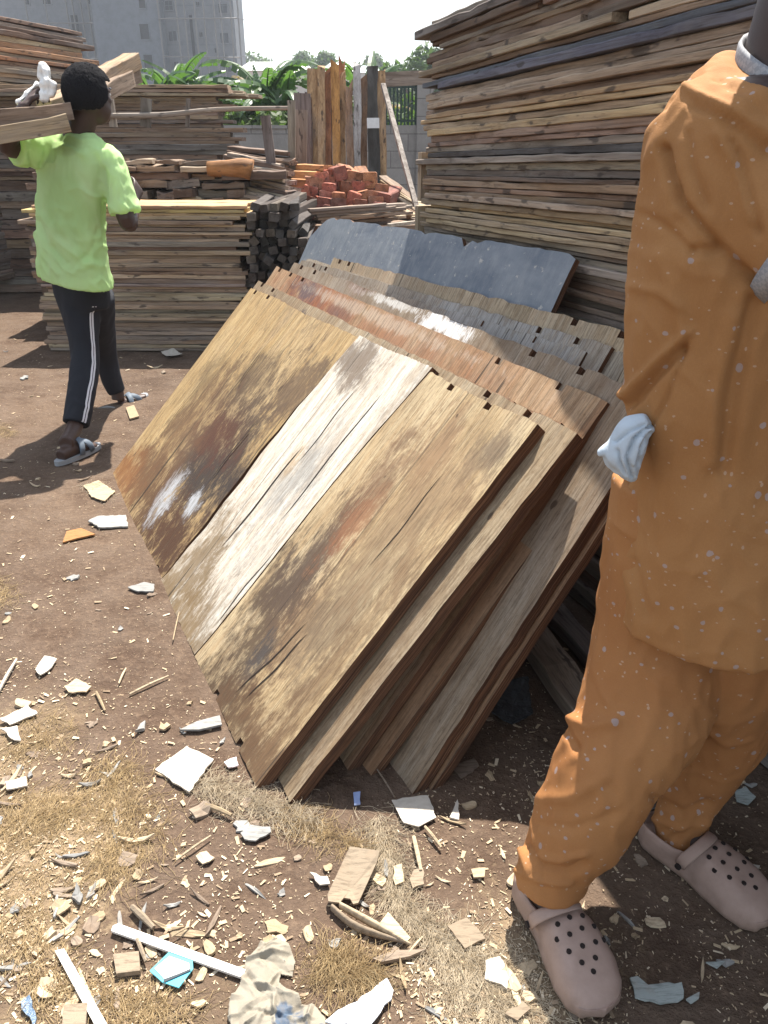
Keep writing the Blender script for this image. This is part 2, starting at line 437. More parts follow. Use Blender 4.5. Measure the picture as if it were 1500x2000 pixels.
# ------------------------------------------------------------------ leaning shuttering panels
def panel_mat(name, base, base2, strip=.11, strip_var=.5, stains=(), gray=.25, dirt=.3, side=False, grain_dark=.5, seed=0.0):
    """timber panel face, grain up the slope (local Y), strips side by side along local X; stains, painted glare too: (x,y,rx,ry,colour,strength,cut)"""
    t = NT(name, .75, .25); co = t.vadd(t.coord(), (seed * 3.1, seed * 1.7, 0)); raw = t.coord()
    X, Yc, Z = t.sep(raw)[0:3]
    wob = t.noise(t.mapping(co, (.6, 1.5, 1)), 1.0, 2)
    xs = t.math('ADD', X, t.math('MULTIPLY', wob, .015))
    idx = t.math('FLOOR', t.math('DIVIDE', xs, strip)); wv = t.white(t.comb(idx, seed + .5, 0))
    fr = t.math('FRACT', t.math('DIVIDE', xs, strip))
    seam = t.math('LESS_THAN', t.math('ABSOLUTE', t.math('SUBTRACT', fr, .5)), .492)   # 1 inside, 0 at seam
    g1 = t.noise(t.mapping(co, (40, 2.2, 1)), 1.0, 8, .72, .5)
    g2 = t.noise(t.mapping(co, (190, 9, 1)), 1.0, 4, .75)
    big = t.noise(t.mapping(co, (4, 1.6, 1)), 1.0, 5, .6, .8)
    c = t.mix(t.math('MULTIPLY', wv, strip_var), base, base2)
    c = t.mix(t.math('MULTIPLY', t.g(g1, .60, .42), .75), c, t.mix(1.0, c, (.74, .64, .55), 'MULTIPLY'))
    med = t.noise(t.mapping(co, (8, 4.2, 1)), 1.0, 12, .80, .3)
    c = t.mix(t.math('MULTIPLY', t.g(med, .50, .74), dirt * .9), c, t.mix(1.0, c, (.52, .38, .26), 'MULTIPLY'))
    spk = t.noise(t.mapping(co, (85, 45, 1)), 1.0, 6, .8)
    c = t.mix(t.math('MULTIPLY', t.g(spk, .53, .66), .55), c, t.mix(1.0, c, (.45, .36, .28), 'MULTIPLY'))
    c = t.mix(t.math('MULTIPLY', t.g(spk, .47, .36), .35), c, t.mix(1.0, c, (1.35, 1.32, 1.28), 'MULTIPLY'))
    c = t.mix(t.math('MULTIPLY', t.g(med, .47, .32), .45), c, t.mix(1.0, c, (1.3, 1.28, 1.22), 'MULTIPLY'))
    c = t.mix(t.math('MULTIPLY', t.g(big, .5, .68), gray), c, (.30, .28, .25))
    c = t.mix(t.math('MULTIPLY', t.g(big, .47, .32), dirt), c, (.10, .062, .035))
    nz = t.noise(t.mapping(co, (8, 4.5, 1)), 1.0, 9, .74, .4); nf = t.noise(t.mapping(co, (75, 22, 1)), 1.0, 5, .75)
    for (sx, sy, rx, ry, col, st, cut) in stains:
        dx = t.math('DIVIDE', t.math('SUBTRACT', X, sx), rx); dy = t.math('DIVIDE', t.math('SUBTRACT', Yc, sy), ry)
        d = t.math('SQRT', t.math('ADD', t.math('MULTIPLY', dx, dx), t.math('MULTIPLY', dy, dy)))
        e = t.math('ADD', d, t.math('MULTIPLY', t.math('SUBTRACT', nz, .5), 5.5))
        e = t.math('ADD', e, t.math('MULTIPLY', t.math('SUBTRACT', nf, .5), 3.2))
        m = t.math('MULTIPLY', t.g(e, 1.0 + cut * .9, 1.0 - cut * .9), st)
        c = t.mix(m, c, col)
    c = t.mix(t.math('MULTIPLY', t.g(g2, .53, .40), grain_dark), c, (.06, .038, .022))
    crack = t.noise(t.mapping(co, (38, .7, 1)), 1.0, 2, .5, .2)
    c = t.mix(t.math('MULTIPLY', t.g(crack, .69, .70), .8), c, (.03, .02, .014))
    kn = t.noise(t.mapping(co, (14, 9, 1)), 1.0, 2, .5)
    c = t.mix(t.math('MULTIPLY', t.g(kn, .72, .74), .75), c, (.05, .03, .02))
    sm = t.math('SUBTRACT', 1.0, seam)
    c = t.mix(t.math('MULTIPLY', sm, .55), c, (.06, .04, .025))
    h = t.math('SUBTRACT', t.math('ADD', t.math('MULTIPLY', g1, .5), t.math('MULTIPLY', g2, .7)), t.math('ADD', sm, t.math('MULTIPLY', t.g(crack, .73, .75), 1.5)))
    return t.done(c, t.bump(h, .55, .004))
def edge_mat():
    t = NT('layered_board_edge', .85, .2); co = t.rand_co()
    l1 = t.noise(t.mapping(co, (4, 3, 260)), 1.0, 3, .7, .2); l2 = t.noise(t.mapping(co, (9, 7, 60)), 1.0, 4, .7)
    c = t.ramp(l1, [(.30, (.035, .018, .011)), (.48, (.095, .048, .028)), (.62, (.17, .09, .05)), (.75, (.28, .17, .10))])
    c = t.mix(t.math('MULTIPLY', t.g(l2, .5, .35), .6), c, (.04, .024, .016))
    return t.done(c, t.bump(l1, .8, .006))
M_EDGE = edge_mat()

def outline(L, H, seed, notch_top=(), notch_bot=(), jag=.002, left=None, right=None, top=None, nw=.024, nd=.019):
    """closed outline in the panel plane, x 0..L (far -> near), y 0..H; ragged edges and square notches"""
    r = random.Random(seed); pts = []
    lf = left or (lambda y: 0.0); rf = right or (lambda y: L); tp = top or (lambda x: H)
    def edge(fn, a, b, n, nots, sgn, horiz):
        stops = sorted([a + (b - a) * i / n for i in range(n + 1)], reverse=b < a); out = []
        for s in stops:
            if any(abs(s - q) < nw * 1.3 for q in nots) and s not in (a, b): continue
            out.append((s, None))
        for q in nots: out.append((q, 'n'))
        out.sort(key=lambda e: e[0], reverse=b < a)
        for s, kk in out:
            jz = r.uniform(-jag, jag) + noise.noise(Vector((s * 6, seed, 0))) * jag * .8
            if kk:
                d = sgn * nd; w = nw / 2 * (1 if b > a else -1)
                base = fn(s)
                pts.extend([(s - w, base), (s - w, base - d), (s + w, base - d * 1.05), (s + w, base)])
            else: pts.append((s, fn(s) + jz))
    edge(lambda x: 0.0, lf(0), rf(0), max(8, int(L / .05)), notch_bot, -1, True)          # bottom, left to right
    n = int(H / .05)
    for i in range(1, n): y = H * i / n; pts.append((rf(y) + r.uniform(-jag, jag) * .6, y))
    edge(tp, rf(H), lf(H), max(8, int(L / .035)), notch_top, 1, True)
    for i in range(n - 1, 0, -1): y = H * i / n; pts.append((lf(y) + r.uniform(-jag, jag) * .6, y))
    return pts
def slab(name, pts, T, mats, parent, loc=(0, 0, 0), bow=None):
    """an outline given its thickness; face split by hand so it can bow"""
    bm = bmesh.new()
    vs = [bm.verts.new((x, y, 0)) for x, y in pts]
    f = bm.faces.new(vs)
    if f.normal.z < 0: f.normal_flip()
    g = bmesh.ops.extrude_face_region(bm, geom=[f])
    up = [e for e in g['geom'] if isinstance(e, bmesh.types.BMVert)]
    for v in up: v.co.z -= T
    bmesh.ops.recalc_face_normals(bm, faces=bm.faces)
    bm.normal_update()
    for q in bm.faces: q.material_index = 0 if abs(q.normal.z) > .5 else 1
    big = [q for q in bm.faces if abs(q.normal.z) > .5]
    bmesh.ops.triangulate(bm, faces=big)
    me = bpy.data.meshes.new(name); bm.to_mesh(me); bm.free()
    for m in mats: me.materials.append(m)
    return link(name, me, parent, loc)

def frame_of(BN, TN, TF):
    """panel axes: X far->near along the top, Y up the slope; returns matrix, length, height"""
    X = (TN - TF); L = X.length; X.normalize()
    Yv = (TN - BN); Yv = Yv - X * Yv.dot(X); H = Yv.length; Yv.normalize()
    Z = X.cross(Yv)
    O = TN - X * L - Yv * H
    M = Matrix(((X.x, Yv.x, Z.x, O.x), (X.y, Yv.y, Z.y, O.y), (X.z, Yv.z, Z.z, O.z), (0, 0, 0, 1)))
    return M, L, H
def tn_from(BN, px, py):        # top near corner on the sight line, straight up-slope from BN
    v = BN.x * VD.x + BN.y * VD.y
    r = ray(px, py); t = v / (r.x * VD.x + r.y * VD.y)
    return Vector((r.x * t, r.y * t, CAM_Z + r.z * t))
PANELS = {}
def panel(key, bn, tn, tf, T, mat, label, nt=(), nb=(), utn=None, bu=None, seed=1, jag=.004, parts=None, **kw):
    if utn is None:
        BN = G(*bn); TN = tn_from(BN, *tn)
    else:
        TN = AU(tn[0], tn[1], utn); v = TN.x * VD.x + TN.y * VD.y; BN = UV(bu, v)
    u = TN.x * UD.x + TN.y * UD.y
    TF = AU(tf[0], tf[1], u); TF.z = max(TN.z - .05, min(TN.z + .05, TF.z))
    # keep the far corner on its sight line as nearly as a level top edge allows
    M, L, H = frame_of(BN, TN, TF)
    PANELS[key] = (M, L, H)
    if parts is None:
        o = slab('shuttering_panel', outline(L, H, seed, [L - q if q < 0.6 else q for q in nt] if False else nt_(nt, L), nt_(nb, L), jag, **kw), T, [mat, M_EDGE], None)
        o.matrix_world = M
    else:
        o = empty('shuttering_panel'); o.matrix_world = M
        parts(o, L, H, T)
    tag(o, label, 'wooden panel', 'shuttering panels leaning in a row')
    print(key, 'L %.2f H %.2f u %.2f top z %.2f' % (L, H, u, TN.z), 'lean %.0f' % math.degrees(math.asin(M.col[1].z)))
    return o
def nt_(ns, L): return [(L + q) if q < 0 else q for q in ns]

PB = (.27, .21, .135); PB2 = (.36, .30, .205)
# front panel: three wide boards with open joints
def p1_parts(o, L, H, T):
    j1 = lambda y: L * (.498 + .034 * min(1, y / H)) + .010 * math.sin(y * 7) + .004 * math.sin(y * 31)
    j2 = lambda y: L * (.722 + .040 * (y / H)) + .010 * math.sin(y * 5.5 + 1)
    def gap(y): return .005 + .018 * max(0, math.sin(y * 3.3 + .2)) 
    mA = panel_mat('stained_yellow_board', (.37, .265, .13), (.47, .355, .19), .30, .5, stains=[
        (0.713, .40, 0.336, .34, (.075, .050, .036), .9, .7), (0.806, .36, 0.210, .24, (.028, .023, .022), .9, .6), (0.682, .50, 0.168, .10, (.075, .028, .016), .8, .5), (0.899, .12, 0.364, .13, (.055, .024, .012), .95, .5), (0.465, .14, 0.308, .12, (.07, .032, .014), .8, .6), (0.620, .75, 0.168, .12, (.09, .06, .035), .6, .6), (0.248, .6, 0.098, .2, (.12, .08, .04), .6, .6), (0.651, .18, 0.063, .09, (.42, .43, .44), .8, .4), (0.868, .25, 0.042, .05, (.42, .43, .44), .8, .4),
        (0.124, .06, 0.224, .10, (.20, .08, .025), .8, .6), (0.388, .30, 0.140, .30, (.13, .07, .035), .6, .6), (0.961, .80, 0.140, .14, (.10, .065, .04), .8, .5)], gray=.12, dirt=.35, seed=1.0)
    mB = panel_mat('bleached_pale_board', (.56, .53, .46), (.66, .63, .57), .40, .4, stains=[
        (L * 0.560, .10, .12, .20, (.16, .105, .05), .85, .6), (L * 0.720, .05, .16, .12, (.15, .10, .05), .8, .6), (L * 0.640, .0, .3, .07, (.18, .12, .06), .7, .6), (L * 0.660, .55, .07, .20, (.20, .195, .185), .6, .6), (L * 0.610, .62, .03, .05, (.36, .23, .1), .5, .5), (L * 0.580, .98, .12, .09, (.12, .085, .06), .8, .5), (L * 0.760, .95, .06, .1, (.2,.15,.1), .5, .6)], gray=.12, dirt=.12, grain_dark=.35, seed=2.0)
    mC = panel_mat('brown_stained_board', (.40, .31, .18), (.49, .40, .265), .36, .45, stains=[
        (L * 0.822, .20, 0.128, .22, (.055, .036, .023), .9, .6), (L * 0.884, .30, 0.128, .16, (.15, .09, .05), .7, .6), (L * 0.909, .03, 0.240, .07, (.06, .036, .02), .85, .6), (L * 0.816, .45, 0.072, .2, (.07, .048, .035), .85, .5), (L * 0.828, .72, 0.064, .16, (.12, .06, .035), .7, .6), (L * 0.934, .5, 0.096, .25, (.15, .115, .075), .6, .6), (L * 0.841, .60, 0.040, .10, (.22, .085, .04), .6, .5), (L * 0.853, .17, 0.040, .07, (.045, .042, .042), .85, .5), (L * 0.934, .06, 0.160, .09, (.10, .055, .028), .8, .6), (L * 0.965, .95, 0.056, .06, (.09, .07, .055), .7, .5), (L * 0.884, .90, 0.048, .12, (.17, .09, .05), .6, .6), (L * 0.977, .3, 0.040, .3, (.14, .085, .045), .6, .6), (L * 0.915, .75, 0.128, .2, (.24, .155, .085), .6, .8)], gray=.12, dirt=.28, seed=3.0)
    for (lf, rf, m, sd, nt, nb, lb) in [(None, lambda y: j1(y) - gap(y), mA, 5, nt_([.075, .235], L), [.95], 'yellowish wide board with dark burnt stains and white paint marks'),
                                      (lambda y: j1(y) + gap(y) * .3, lambda y: j2(y) - .003, mB, 6, [], [], 'bleached pale wide board with long cracks'),
                                      (lambda y: j2(y) + .003, None, mC, 7, nt_([-.36, -.185], L), nt_([-.36, -.15], L), 'tan wide board with brown stains and splits at its foot')]:
        a = lf(0) if lf else 0; b = rf(0) if rf else L
        def top(x, sd=sd): return H + .004 * math.sin(x * 9 + sd) + (.012 if sd == 6 else 0) - (.014 * (x / .12) if False else 0)
        pts = outline(L, H, sd, nt, nb, .002, left=lf, right=rf or (lambda y: L), top=top)
        s = slab('board', pts, T, [m, M_EDGE], o, (0, 0, -.004 if sd == 5 else 0)); s['label'] = lb
    # nail holes and a long open split in the middle board
    for (x, y, l, w, a) in [(L * .60, .25, .42, .0045, .05), (L * .69, .45, .5, .0025, .04), (L * .63, .62, .3, .002, .03), (L * .885, .08, .24, .003, .16), (L * .86, .06, .28, .0025, .22), (L * .72, .1, .3, .002, .05), (L * .42, .35, .3, .003, .04), (L * .26, .6, .3, .002, .02), (L * .10, .3, .4, .0015, .02), (L * .92, .55, .3, .0015, .02)]:
        n = 9; A = []; B = []
        for i in range(n):
            q = i / (n - 1); ww = w * math.sin(math.pi * q) ** .6 + .0002
            xx = x + l * q * math.tan(a) + .004 * math.sin(q * 8 + x * 9); yy = y + l * q
            A.append((xx - ww, yy, .0012)); B.append((xx + ww, yy, .0012))
        v = A + B; f = [(i, i + n, i + n + 1, i + 1) for i in range(n - 1)]
        link('crack', mesh('crack', v, f, [M_CRACK]), o)
M_CRACK = plain('dark_open_crack', (.018, .012, .009), .95)
panel('P1', (500, 1535), (1050, 828), (490, 560), .034, None, 'front leaning panel of three wide boards, the middle one bleached pale', parts=p1_parts)
m2 = panel_mat('worn_tan_panel', PB, PB2, .14, .7, stains=[(.3, .95, .3, .1, (.15, .1, .06), .6, .6), (2.1, .3, .06, .4, (.13, .085, .05), .7, .6), (.62, .98, .07, .04, (.06, .05, .05), .8, .4)], seed=4.0)
panel('P2', (567, 1568), (1128, 845), (505, 548), .034, m2, 'second leaning panel, with a worm-eaten ragged near edge beside the front panel', nt=(.07, .21, -.34, -.17), nb=(-.3, -.12), seed=12, jag=.003)
m3 = panel_mat('orange_tinted_panel', (.30, .18, .10), (.40, .29, .18), .095, .8, stains=[(.55, .98, .30, .11, (.22, .065, .025), .85, .6), (.45, 1.0, .12, .06, (.075, .065, .075), .8, .5), (.8, .97, .1, .05, (.07, .05, .06), .7, .5), (1.15, .98, .4, .07, (.26, .12, .06), .6, .6), (1.0, 1.02, .5, .02, (.45, .38, .29), .5, .4)], seed=5.0)  # the palest stain paints white glare along the top edge
m4 = panel_mat('grey_tan_panel', (.22, .17, .12), (.31, .255, .19), .10, .8, stains=[(1.30, 1.02, .15, .04, (.75, .72, .68), .95, .4), (.95, 1.03, .22, .015, (.6, .57, .52), .8, .4), (.7, 1.05, .1, .03, (.2, .12, .09), .6, .5)], seed=6.0)  # the whitish stains are glare put into the colour near the top
panel('P3', (680, 1505), (1188, 785), (540, 520), .030, m3, 'leaning panel with orange stained strips and white glare painted on, third from the front', nt=(.06, .20, .34, -.42, -.16), nb=(-.25,), seed=13, jag=.002)
# a second thin sheet pressed behind the third
p3 = PANELS['P3']
m3b = panel_mat('brown_backing_sheet', (.26, .155, .09), (.34, .24, .15), .12, .6, seed=7.0)
o = slab('shuttering_panel', outline(p3[1] - .05, p3[2] - .05, 31, nt_([-.5, -.2], p3[1]), [], .003), .026, [m3b, M_EDGE], None)
o.matrix_world = p3[0] @ Matrix.Translation((.09, -.005, -.036)); tag(o, 'reddish brown sheet pressed against the back of the orange stained panel', 'wooden panel', 'shuttering panels leaning in a row')
p2 = PANELS['P2']
o = slab('shuttering_panel', outline(p2[1] - .16, p2[2] + .012, 32, nt_([.3, .45, -.33], p2[1]), [], .003), .020, [m3b, M_EDGE], None)
o.matrix_world = p2[0] @ Matrix.Translation((.06, 0, -.038)); tag(o, 'thin brown sheet behind the second panel, its notched top just showing', 'wooden panel', 'shuttering panels leaning in a row')
panel('P4', (806, 1550), (1305, 778), (575, 512), .032, m4, 'leaning panel with a broad plain face half in shade, fourth main panel from the front', nt=(.10, .25, -.46, -.27), nb=(-.2,), seed=14)
o = slab('shuttering_panel', outline(PANELS['P4'][1] - .05, PANELS['P4'][2] - .03, 33, [], [], .003), .026, [m3b, M_EDGE], None)
o.matrix_world = PANELS['P4'][0] @ Matrix.Translation((.06, 0, -.038)); tag(o, 'brown sheet close behind the broad half-shaded panel, only its edge showing', 'wooden panel', 'shuttering panels leaning in a row')
m5 = panel_mat('grey_strip_panel', (.24, .21, .17), (.36, .31, .25), .10, .9, stains=[(1.6, 1.0, .3, .1, (.33, .33, .32), .6, .5)], seed=8.0)
m5b = panel_mat('pale_grey_strip_panel', (.30, .26, .20), (.40, .35, .28), .11, .8, seed=8.6)
m6 = panel_mat('cream_strip_panel', (.33, .265, .175), (.45, .37, .26), .12, .9, stains=[(.55, 1.0, .3, .1, (.30, .22, .15), .5, .6)], seed=9.0)
panel('R1', None, (1146, 686), (592, 524), .030, m5, 'short grey panel behind the half-shaded one, its thick dark end ending first', nt=(.08, .22, -.46, -.2), utn=1.33, bu=.74, seed=15)
panel('R2', None, (1195, 677), (590, 512), .036, m5, 'grey leaning panel with a splintered end just behind the short grey one', nt=(.16, .30, -.28, -.12), utn=1.352, bu=.78, seed=16)
panel('W2', None, (1240, 682), (600, 509), .026, m5b, 'thin grey panel showing only its notched top just in front of the tall cream panel', nt=(.3, -.24, -.06), utn=1.37, bu=.81, seed=18)
panel('W', None, (1290, 664), (652, 503), .034, m6, 'tall cream panel with square notches leaning in front of the blue board', nt=(.075, .17, -.30, -.12), nb=(), utn=1.388, bu=.845, seed=17)
print('W foot', PXY(PANELS['W'][0] @ Vector((PANELS['W'][1], 0, 0))))

# blue-grey painted board behind them all
def blue_mat():
    t = NT('worn_blue_grey_paint', .42, .45); co = t.coord()
    n = t.noise(t.mapping(co, (3, 5, 1)), 1.0, 6, .65, .5); f = t.noise(t.mapping(co, (30, 9, 1)), 1.0, 5, .7); s = t.noise(co, 26, 5, .7)
    X = t.sep(co)[0]
    c = t.mix(t.g(n, .35, .7), (.095, .115, .145), (.175, .19, .205))
    c = t.mix(t.math('MULTIPLY', t.g(f, .45, .7), .6), c, (.23, .24, .245))
    c = t.mix(t.math('MULTIPLY', t.g(s, .62, .66), .8), c, (.40, .37, .32))
    c = t.mix(t.g(f, .70, .74), c, (.22, .13, .08))
    return t.done(c, t.bump(t.math('ADD', n, f), .4, .006), t.g(n, 1.2, .1))
M_BLUE = blue_mat()
TN = AU(1130, 494, 1.49); TF = AU(628, 438, 1.49); TF.z = (TF.z + TN.z) / 2
v = TN.x * VD.x + TN.y * VD.y
M, L, H = frame_of(UV(.935, v), TN, TF)
M = M @ Matrix.Translation((-.02, 0, 0)); L += .02
def btop(x):
    z = H - .004 + .0015 * math.sin(x * 23)
    if x < .16: z -= .10 * (1 - x / .16) ** 1.6
    for cx, w, d in ((.40, .03, .006), (.66, .015, .016), (1.02, .02, .008), (1.32, .026, .034), (1.38, .02, .012), (.22, .012, .010), (.52, .01, .010)):
        if abs(x - cx) < w: z -= d * (1 - (abs(x - cx) / w) ** 2) ** .5
    if x > L - .02: z -= .012
    return z
pts = outline(L, H, 40, [], [], .002, top=btop, left=lambda y: -.10 * (1 - y / H) + .0)
o = slab('blue_board', pts, .018, [M_BLUE, M_EDGE], None); o.matrix_world = M
tag(o, 'blue-grey painted board with a chipped top edge leaning behind the panels against the tall stack', 'wooden panel', None)
print('blue', L, H)
# handwritten mark on the panel tops
def handwriting():
    Mx, Lx, Hx = PANELS['P4']
    # in the plane of the panel: letters N F C, drawn as pencil strokes
    strokes = [[(0, 0), (.004, .030)], [(.004, .030), (.018, .004)], [(.018, .004), (.022, .034)], [(.032, .002), (.036, .030)], [(.036, .030), (.052, .032)], [(.034, .017), (.047, .018)],
               [(.070, .028), (.060, .024), (.057, .012), (.064, .003), (.076, .006)]]
    inv = Mx.inverted(); c = ray(880, 622)
    oo = inv @ Vector((0, 0, CAM_Z)); dd = inv.to_3x3() @ c; t = -oo.z / dd.z; p = oo + dd * t
    b = MB()
    for s in strokes: b.tube([(p.x + x * 1.3, min(p.y + y * 1.2, Hx - .002), .0008) for x, y in s], .0010, 5)
    pp = [o for o in COL.objects if o.get('label', '').startswith('leaning panel with a broad plain')][0]
    b.build('handwriting', plain('pencil_black', (.05, .04, .04)), pp)
handwriting()
# ------------------------------------------------------------------ yard wall, railings, fences
def masonry(name, block=(.45, .2), base=(.235, .225, .21), b2=(.30, .29, .27), mortar=.006, bump=.5, stain=.5):
    t = NT(name, .92, .15); co = t.coord()
    X, Yc, Z = t.sep(co)[0:3]
    br = t.node('ShaderNodeTexBrick'); t.L(t.comb(t.math('ADD', X, Yc), Z, 0), br.inputs['Vector'])
    br.inputs['Scale'].default_value = 1.0; br.inputs['Brick Width'].default_value = block[0]; br.inputs['Row Height'].default_value = block[1]
    br.inputs['Mortar Size'].default_value = mortar; br.inputs['Color1'].default_value = (*base, 1); br.inputs['Color2'].default_value = (*b2, 1)
    br.inputs['Mortar'].default_value = (*[x * .6 for x in base], 1)
    n = t.noise(co, 2.2, 6, .65); f = t.noise(co, 30, 4, .7)
    c = t.mix(t.math('MULTIPLY', t.g(n, .42, .7), stain), br.outputs[0], tuple(x * .55 for x in base))
    c = t.mix(t.math('MULTIPLY', t.g(f, .5, .75), .3), c, tuple(min(1, x * 1.5) for x in base))
    return t.done(c, t.bump(t.math('ADD', f, br.outputs['Fac']), bump, .01))
M_BLOCK = masonry('grey_block_wall')
def yard_wall():
    w = empty('block_wall', (0, 11.0, 0))
    def seg(x0, x1, h, y=0): MB().box(x0, x1, y - .09, y + .09, -.05, h).build('wall', M_BLOCK, w)
    seg(-7.0, -.02, 1.46); seg(-.02 + .003, .42, 1.50, .003); seg(.62, 6.5, 1.50, .004)
    for x, h in ((.52, 2.04), (-2.9, 1.62)): MB().box(x - .10, x + .10, -.13, .13, -.05, h).build('pier', M_BLOCK, w)
    MB().box(-7.0, -.03, -.11, .11, 1.462, 1.50).build('coping', M_BLOCK, w)
    tag(w, 'grey concrete block yard wall with a taller pier, behind the timber stacks', 'wall')
    fence = empty('railing', (0, 11.0, 1.5)); mi = plain('dark_green_iron', (.03, .05, .04), .6)
    for i in range(9): MB().box(-.012, .012, -.012, .012, 0, .50).build('bar', mi, fence, loc=(-.02 + .05 + i * .047, 0, 0))
    for z in (.04, .42): MB().box(0, .415, -.006, .006, z, z + .025).build('rail', mi, fence, loc=(0, 0.002, 0))
    tag(fence, 'dark green iron railing on the block wall beside the pier', 'railing')
yard_wall()
def rail_fence():
    f = empty('timber_rail_fence', (-2.2, 6.95, 0))
    def P(px, py, Y): return AY(px, py, Y) - Vector((-2.2, 6.95, 0))
    a, b = P(205, 226, 6.95), P(575, 211, 6.95)
    pts, rad = spline([a, a.lerp(b, .3) + Vector((0, 0, -.012)), a.lerp(b, .6) + Vector((0, 0, .012)), b], [.020, .022, .018, .015], 3)
    MB().tube(pts, rad, 8, flat=.7).build('rail', M_PLANK, f, color=WC['grey'])
    for x0, x1, w, c in ((286, 284, .085, 'dgrey'), (368, 366, .03, 'dgrey'), (214, 222, .06, 'grey')):
        t = P(x0, 192, 6.99); q = P(x1, 248, 6.99)
        MB().bar(q, t, w, .03, up=(0, 1, 0)).build('post', M_POST, f, color=wcol(c))
    tag(f, 'weathered timber rail nailed to short posts across the shoulder-high stack', 'fence')
    for (x0, y0, x1, y1, Y, w, lb, c) in [(518, 226, 534, 352, 6.7, .075, 'grey leaning post standing free between the planks, right of the shoulder-high stack', 'dgrey'),
                                        (569, 196, 571, 350, 6.9, .06, 'thin grey post where the timber rail ends', 'grey'), (584, 214, 583, 350, 7.15, .14, 'broad grey board standing left of the upright timbers', 'grey'), (590, 182, 590, 350, 7.3, .14, 'dark grey board standing behind the end of the rail', 'dgrey')]:
        t = AY(x0, y0, Y); q = AY(x1, y1, Y); q2 = q + (q - t) * (q.z / max(.01, (t.z - q.z))); 
        o = MB().bar((0, 0, 0), t - q2, w, .03, up=(0, 1, 0)).build('post', M_POST, None, loc=q2, color=wcol(c)); tag(o, lb, 'post')
rail_fence()

# upright timbers leaning on a cross bar
def uprights():
    random.seed(8)
    grp = 'tall timbers standing upright behind the red blocks'
    spec = [  # px left, px right, top px, colour, label
        (596, 608, 183, 'dbrown', 'dark brown slat, first of the tall upright timbers'), (603, 622, 140, 'tan', 'narrow grey topped timber behind the orange upright'),
        (606, 620, 168, 'yel', 'bright orange-yellow timber standing near the left end of the upright row'), (620, 634, 125, 'tan', 'tan timber with a split top among the uprights'), (633, 645, 122, 'rust', 'reddish timber with a ragged top among the uprights'),
        (634, 647, 155, 'brown', 'dark knotty timber among the uprights, shorter than its neighbours'), (649, 663, 122, 'yel', 'knotted orange timber in the middle of the uprights'), (664, 674, 138, 'tan', 'tan timber with a pointed tip in the middle of the uprights'),
        (660, 672, 117, 'rust', 'tallest reddish timber of the uprights'), (676, 689, 158, 'brown', 'dull brown timber just left of the white painted one'), (690, 703, 124, 'white', 'white painted narrow timber standing among the uprights'),
        (703, 716, 152, 'brown', 'brown timber between the white and the black uprights'), (717, 737, 130, 'char', 'black timber with a white paint band standing upright'), (735, 752, 140, 'tan', 'last upright timber, tan, at the right end of the row')]
    colmap = dict(tan=(.46, .31, .17), rust=(.38, .18, .09), brown=(.30, .19, .12), yel=(.50, .27, .09), white=(.50, .50, .50))
    for i, (x0, x1, yt, c, lb) in enumerate(spec):
        Y = 8.0 + .05 * (i % 3); xm = (x0 + x1) / 2
        t = AY(xm, yt, Y); q = AY(xm + (4 if i > 10 else 2), 372, Y - .22); q = q + (q - t) * (q.z / (t.z - q.z)) * 1.0
        w = (x1 - x0) / 1480 * (t.y * _c) * 1.05; L = (t - q).length
        d = (t - q).normalized(); b = MB(); n = 14; r = random.Random(i)
        xx = Vector((1, 0, 0)); xx = (xx - d * xx.dot(d)).normalized(); yy = d.cross(xx)
        V = []; ph = r.uniform(0, 50)
        for k in range(n + 1):
            s = k / n; c0 = d * (L * s) + xx * (noise.noise(Vector((s * 3, ph, 0))) * .02); ww = w * (1 + .25 * noise.noise(Vector((s * 5, ph, 4))))
            tip = 0
            for j, (sx, sy) in enumerate(((-1, -1), (1, -1), (1, 1), (-1, 1))):
                e = d * (r.uniform(-.10, .05) if k == n else 0)
                V.append(c0 + xx * sx * ww / 2 + yy * sy * .02 + e)
        F = [(k * 4 + j, k * 4 + (j + 1) % 4, k * 4 + 4 + (j + 1) % 4, k * 4 + 4 + j) for k in range(n) for j in range(4)] + [(3, 2, 1, 0), (n * 4, n * 4 + 1, n * 4 + 2, n * 4 + 3)]
        b.add(V, F)
        o = b.build('upright_timber', M_POST, None, False, q, color=colmap.get(c) or wcol(c)); tag(o, lb, 'timber', grp)
        if c == 'char':
            z0 = .76; b2 = MB().bar(d * (L * (z0 - .022)) , d * (L * (z0 + .022)), w * 1.12, .046, up=(0, 1, 0)); b2.build('paint_band', plain('white_paint', (.6, .6, .58), .7, .2, 40), o)
    a = AY(738, 156, 8.3); bq = AY(862, 150, 8.3)
    o = MB().bar((0, 0, 0), bq - a, .12, .03, up=(0, 1, 0)).build('cross_board', M_PLANK, None, loc=a, color=WC['grey']); 
    o.rotation_euler = (0, 0, 0); tag(o, 'grey board fixed level from the upright timbers to the tall stack', 'board')
    a = AY(748, 165, 7.6); bq = AY(822, 436, 6.6); bq = a + (bq - a) * (a.z / (a.z - bq.z))
    o = MB().bar((0, 0, 0), a - bq, .04, .03).build('prop', M_POST, None, loc=bq, color=(.36, .33, .30)); tag(o, 'thin pale prop slanting down to the foot of the tall stack', 'prop')
uprights()

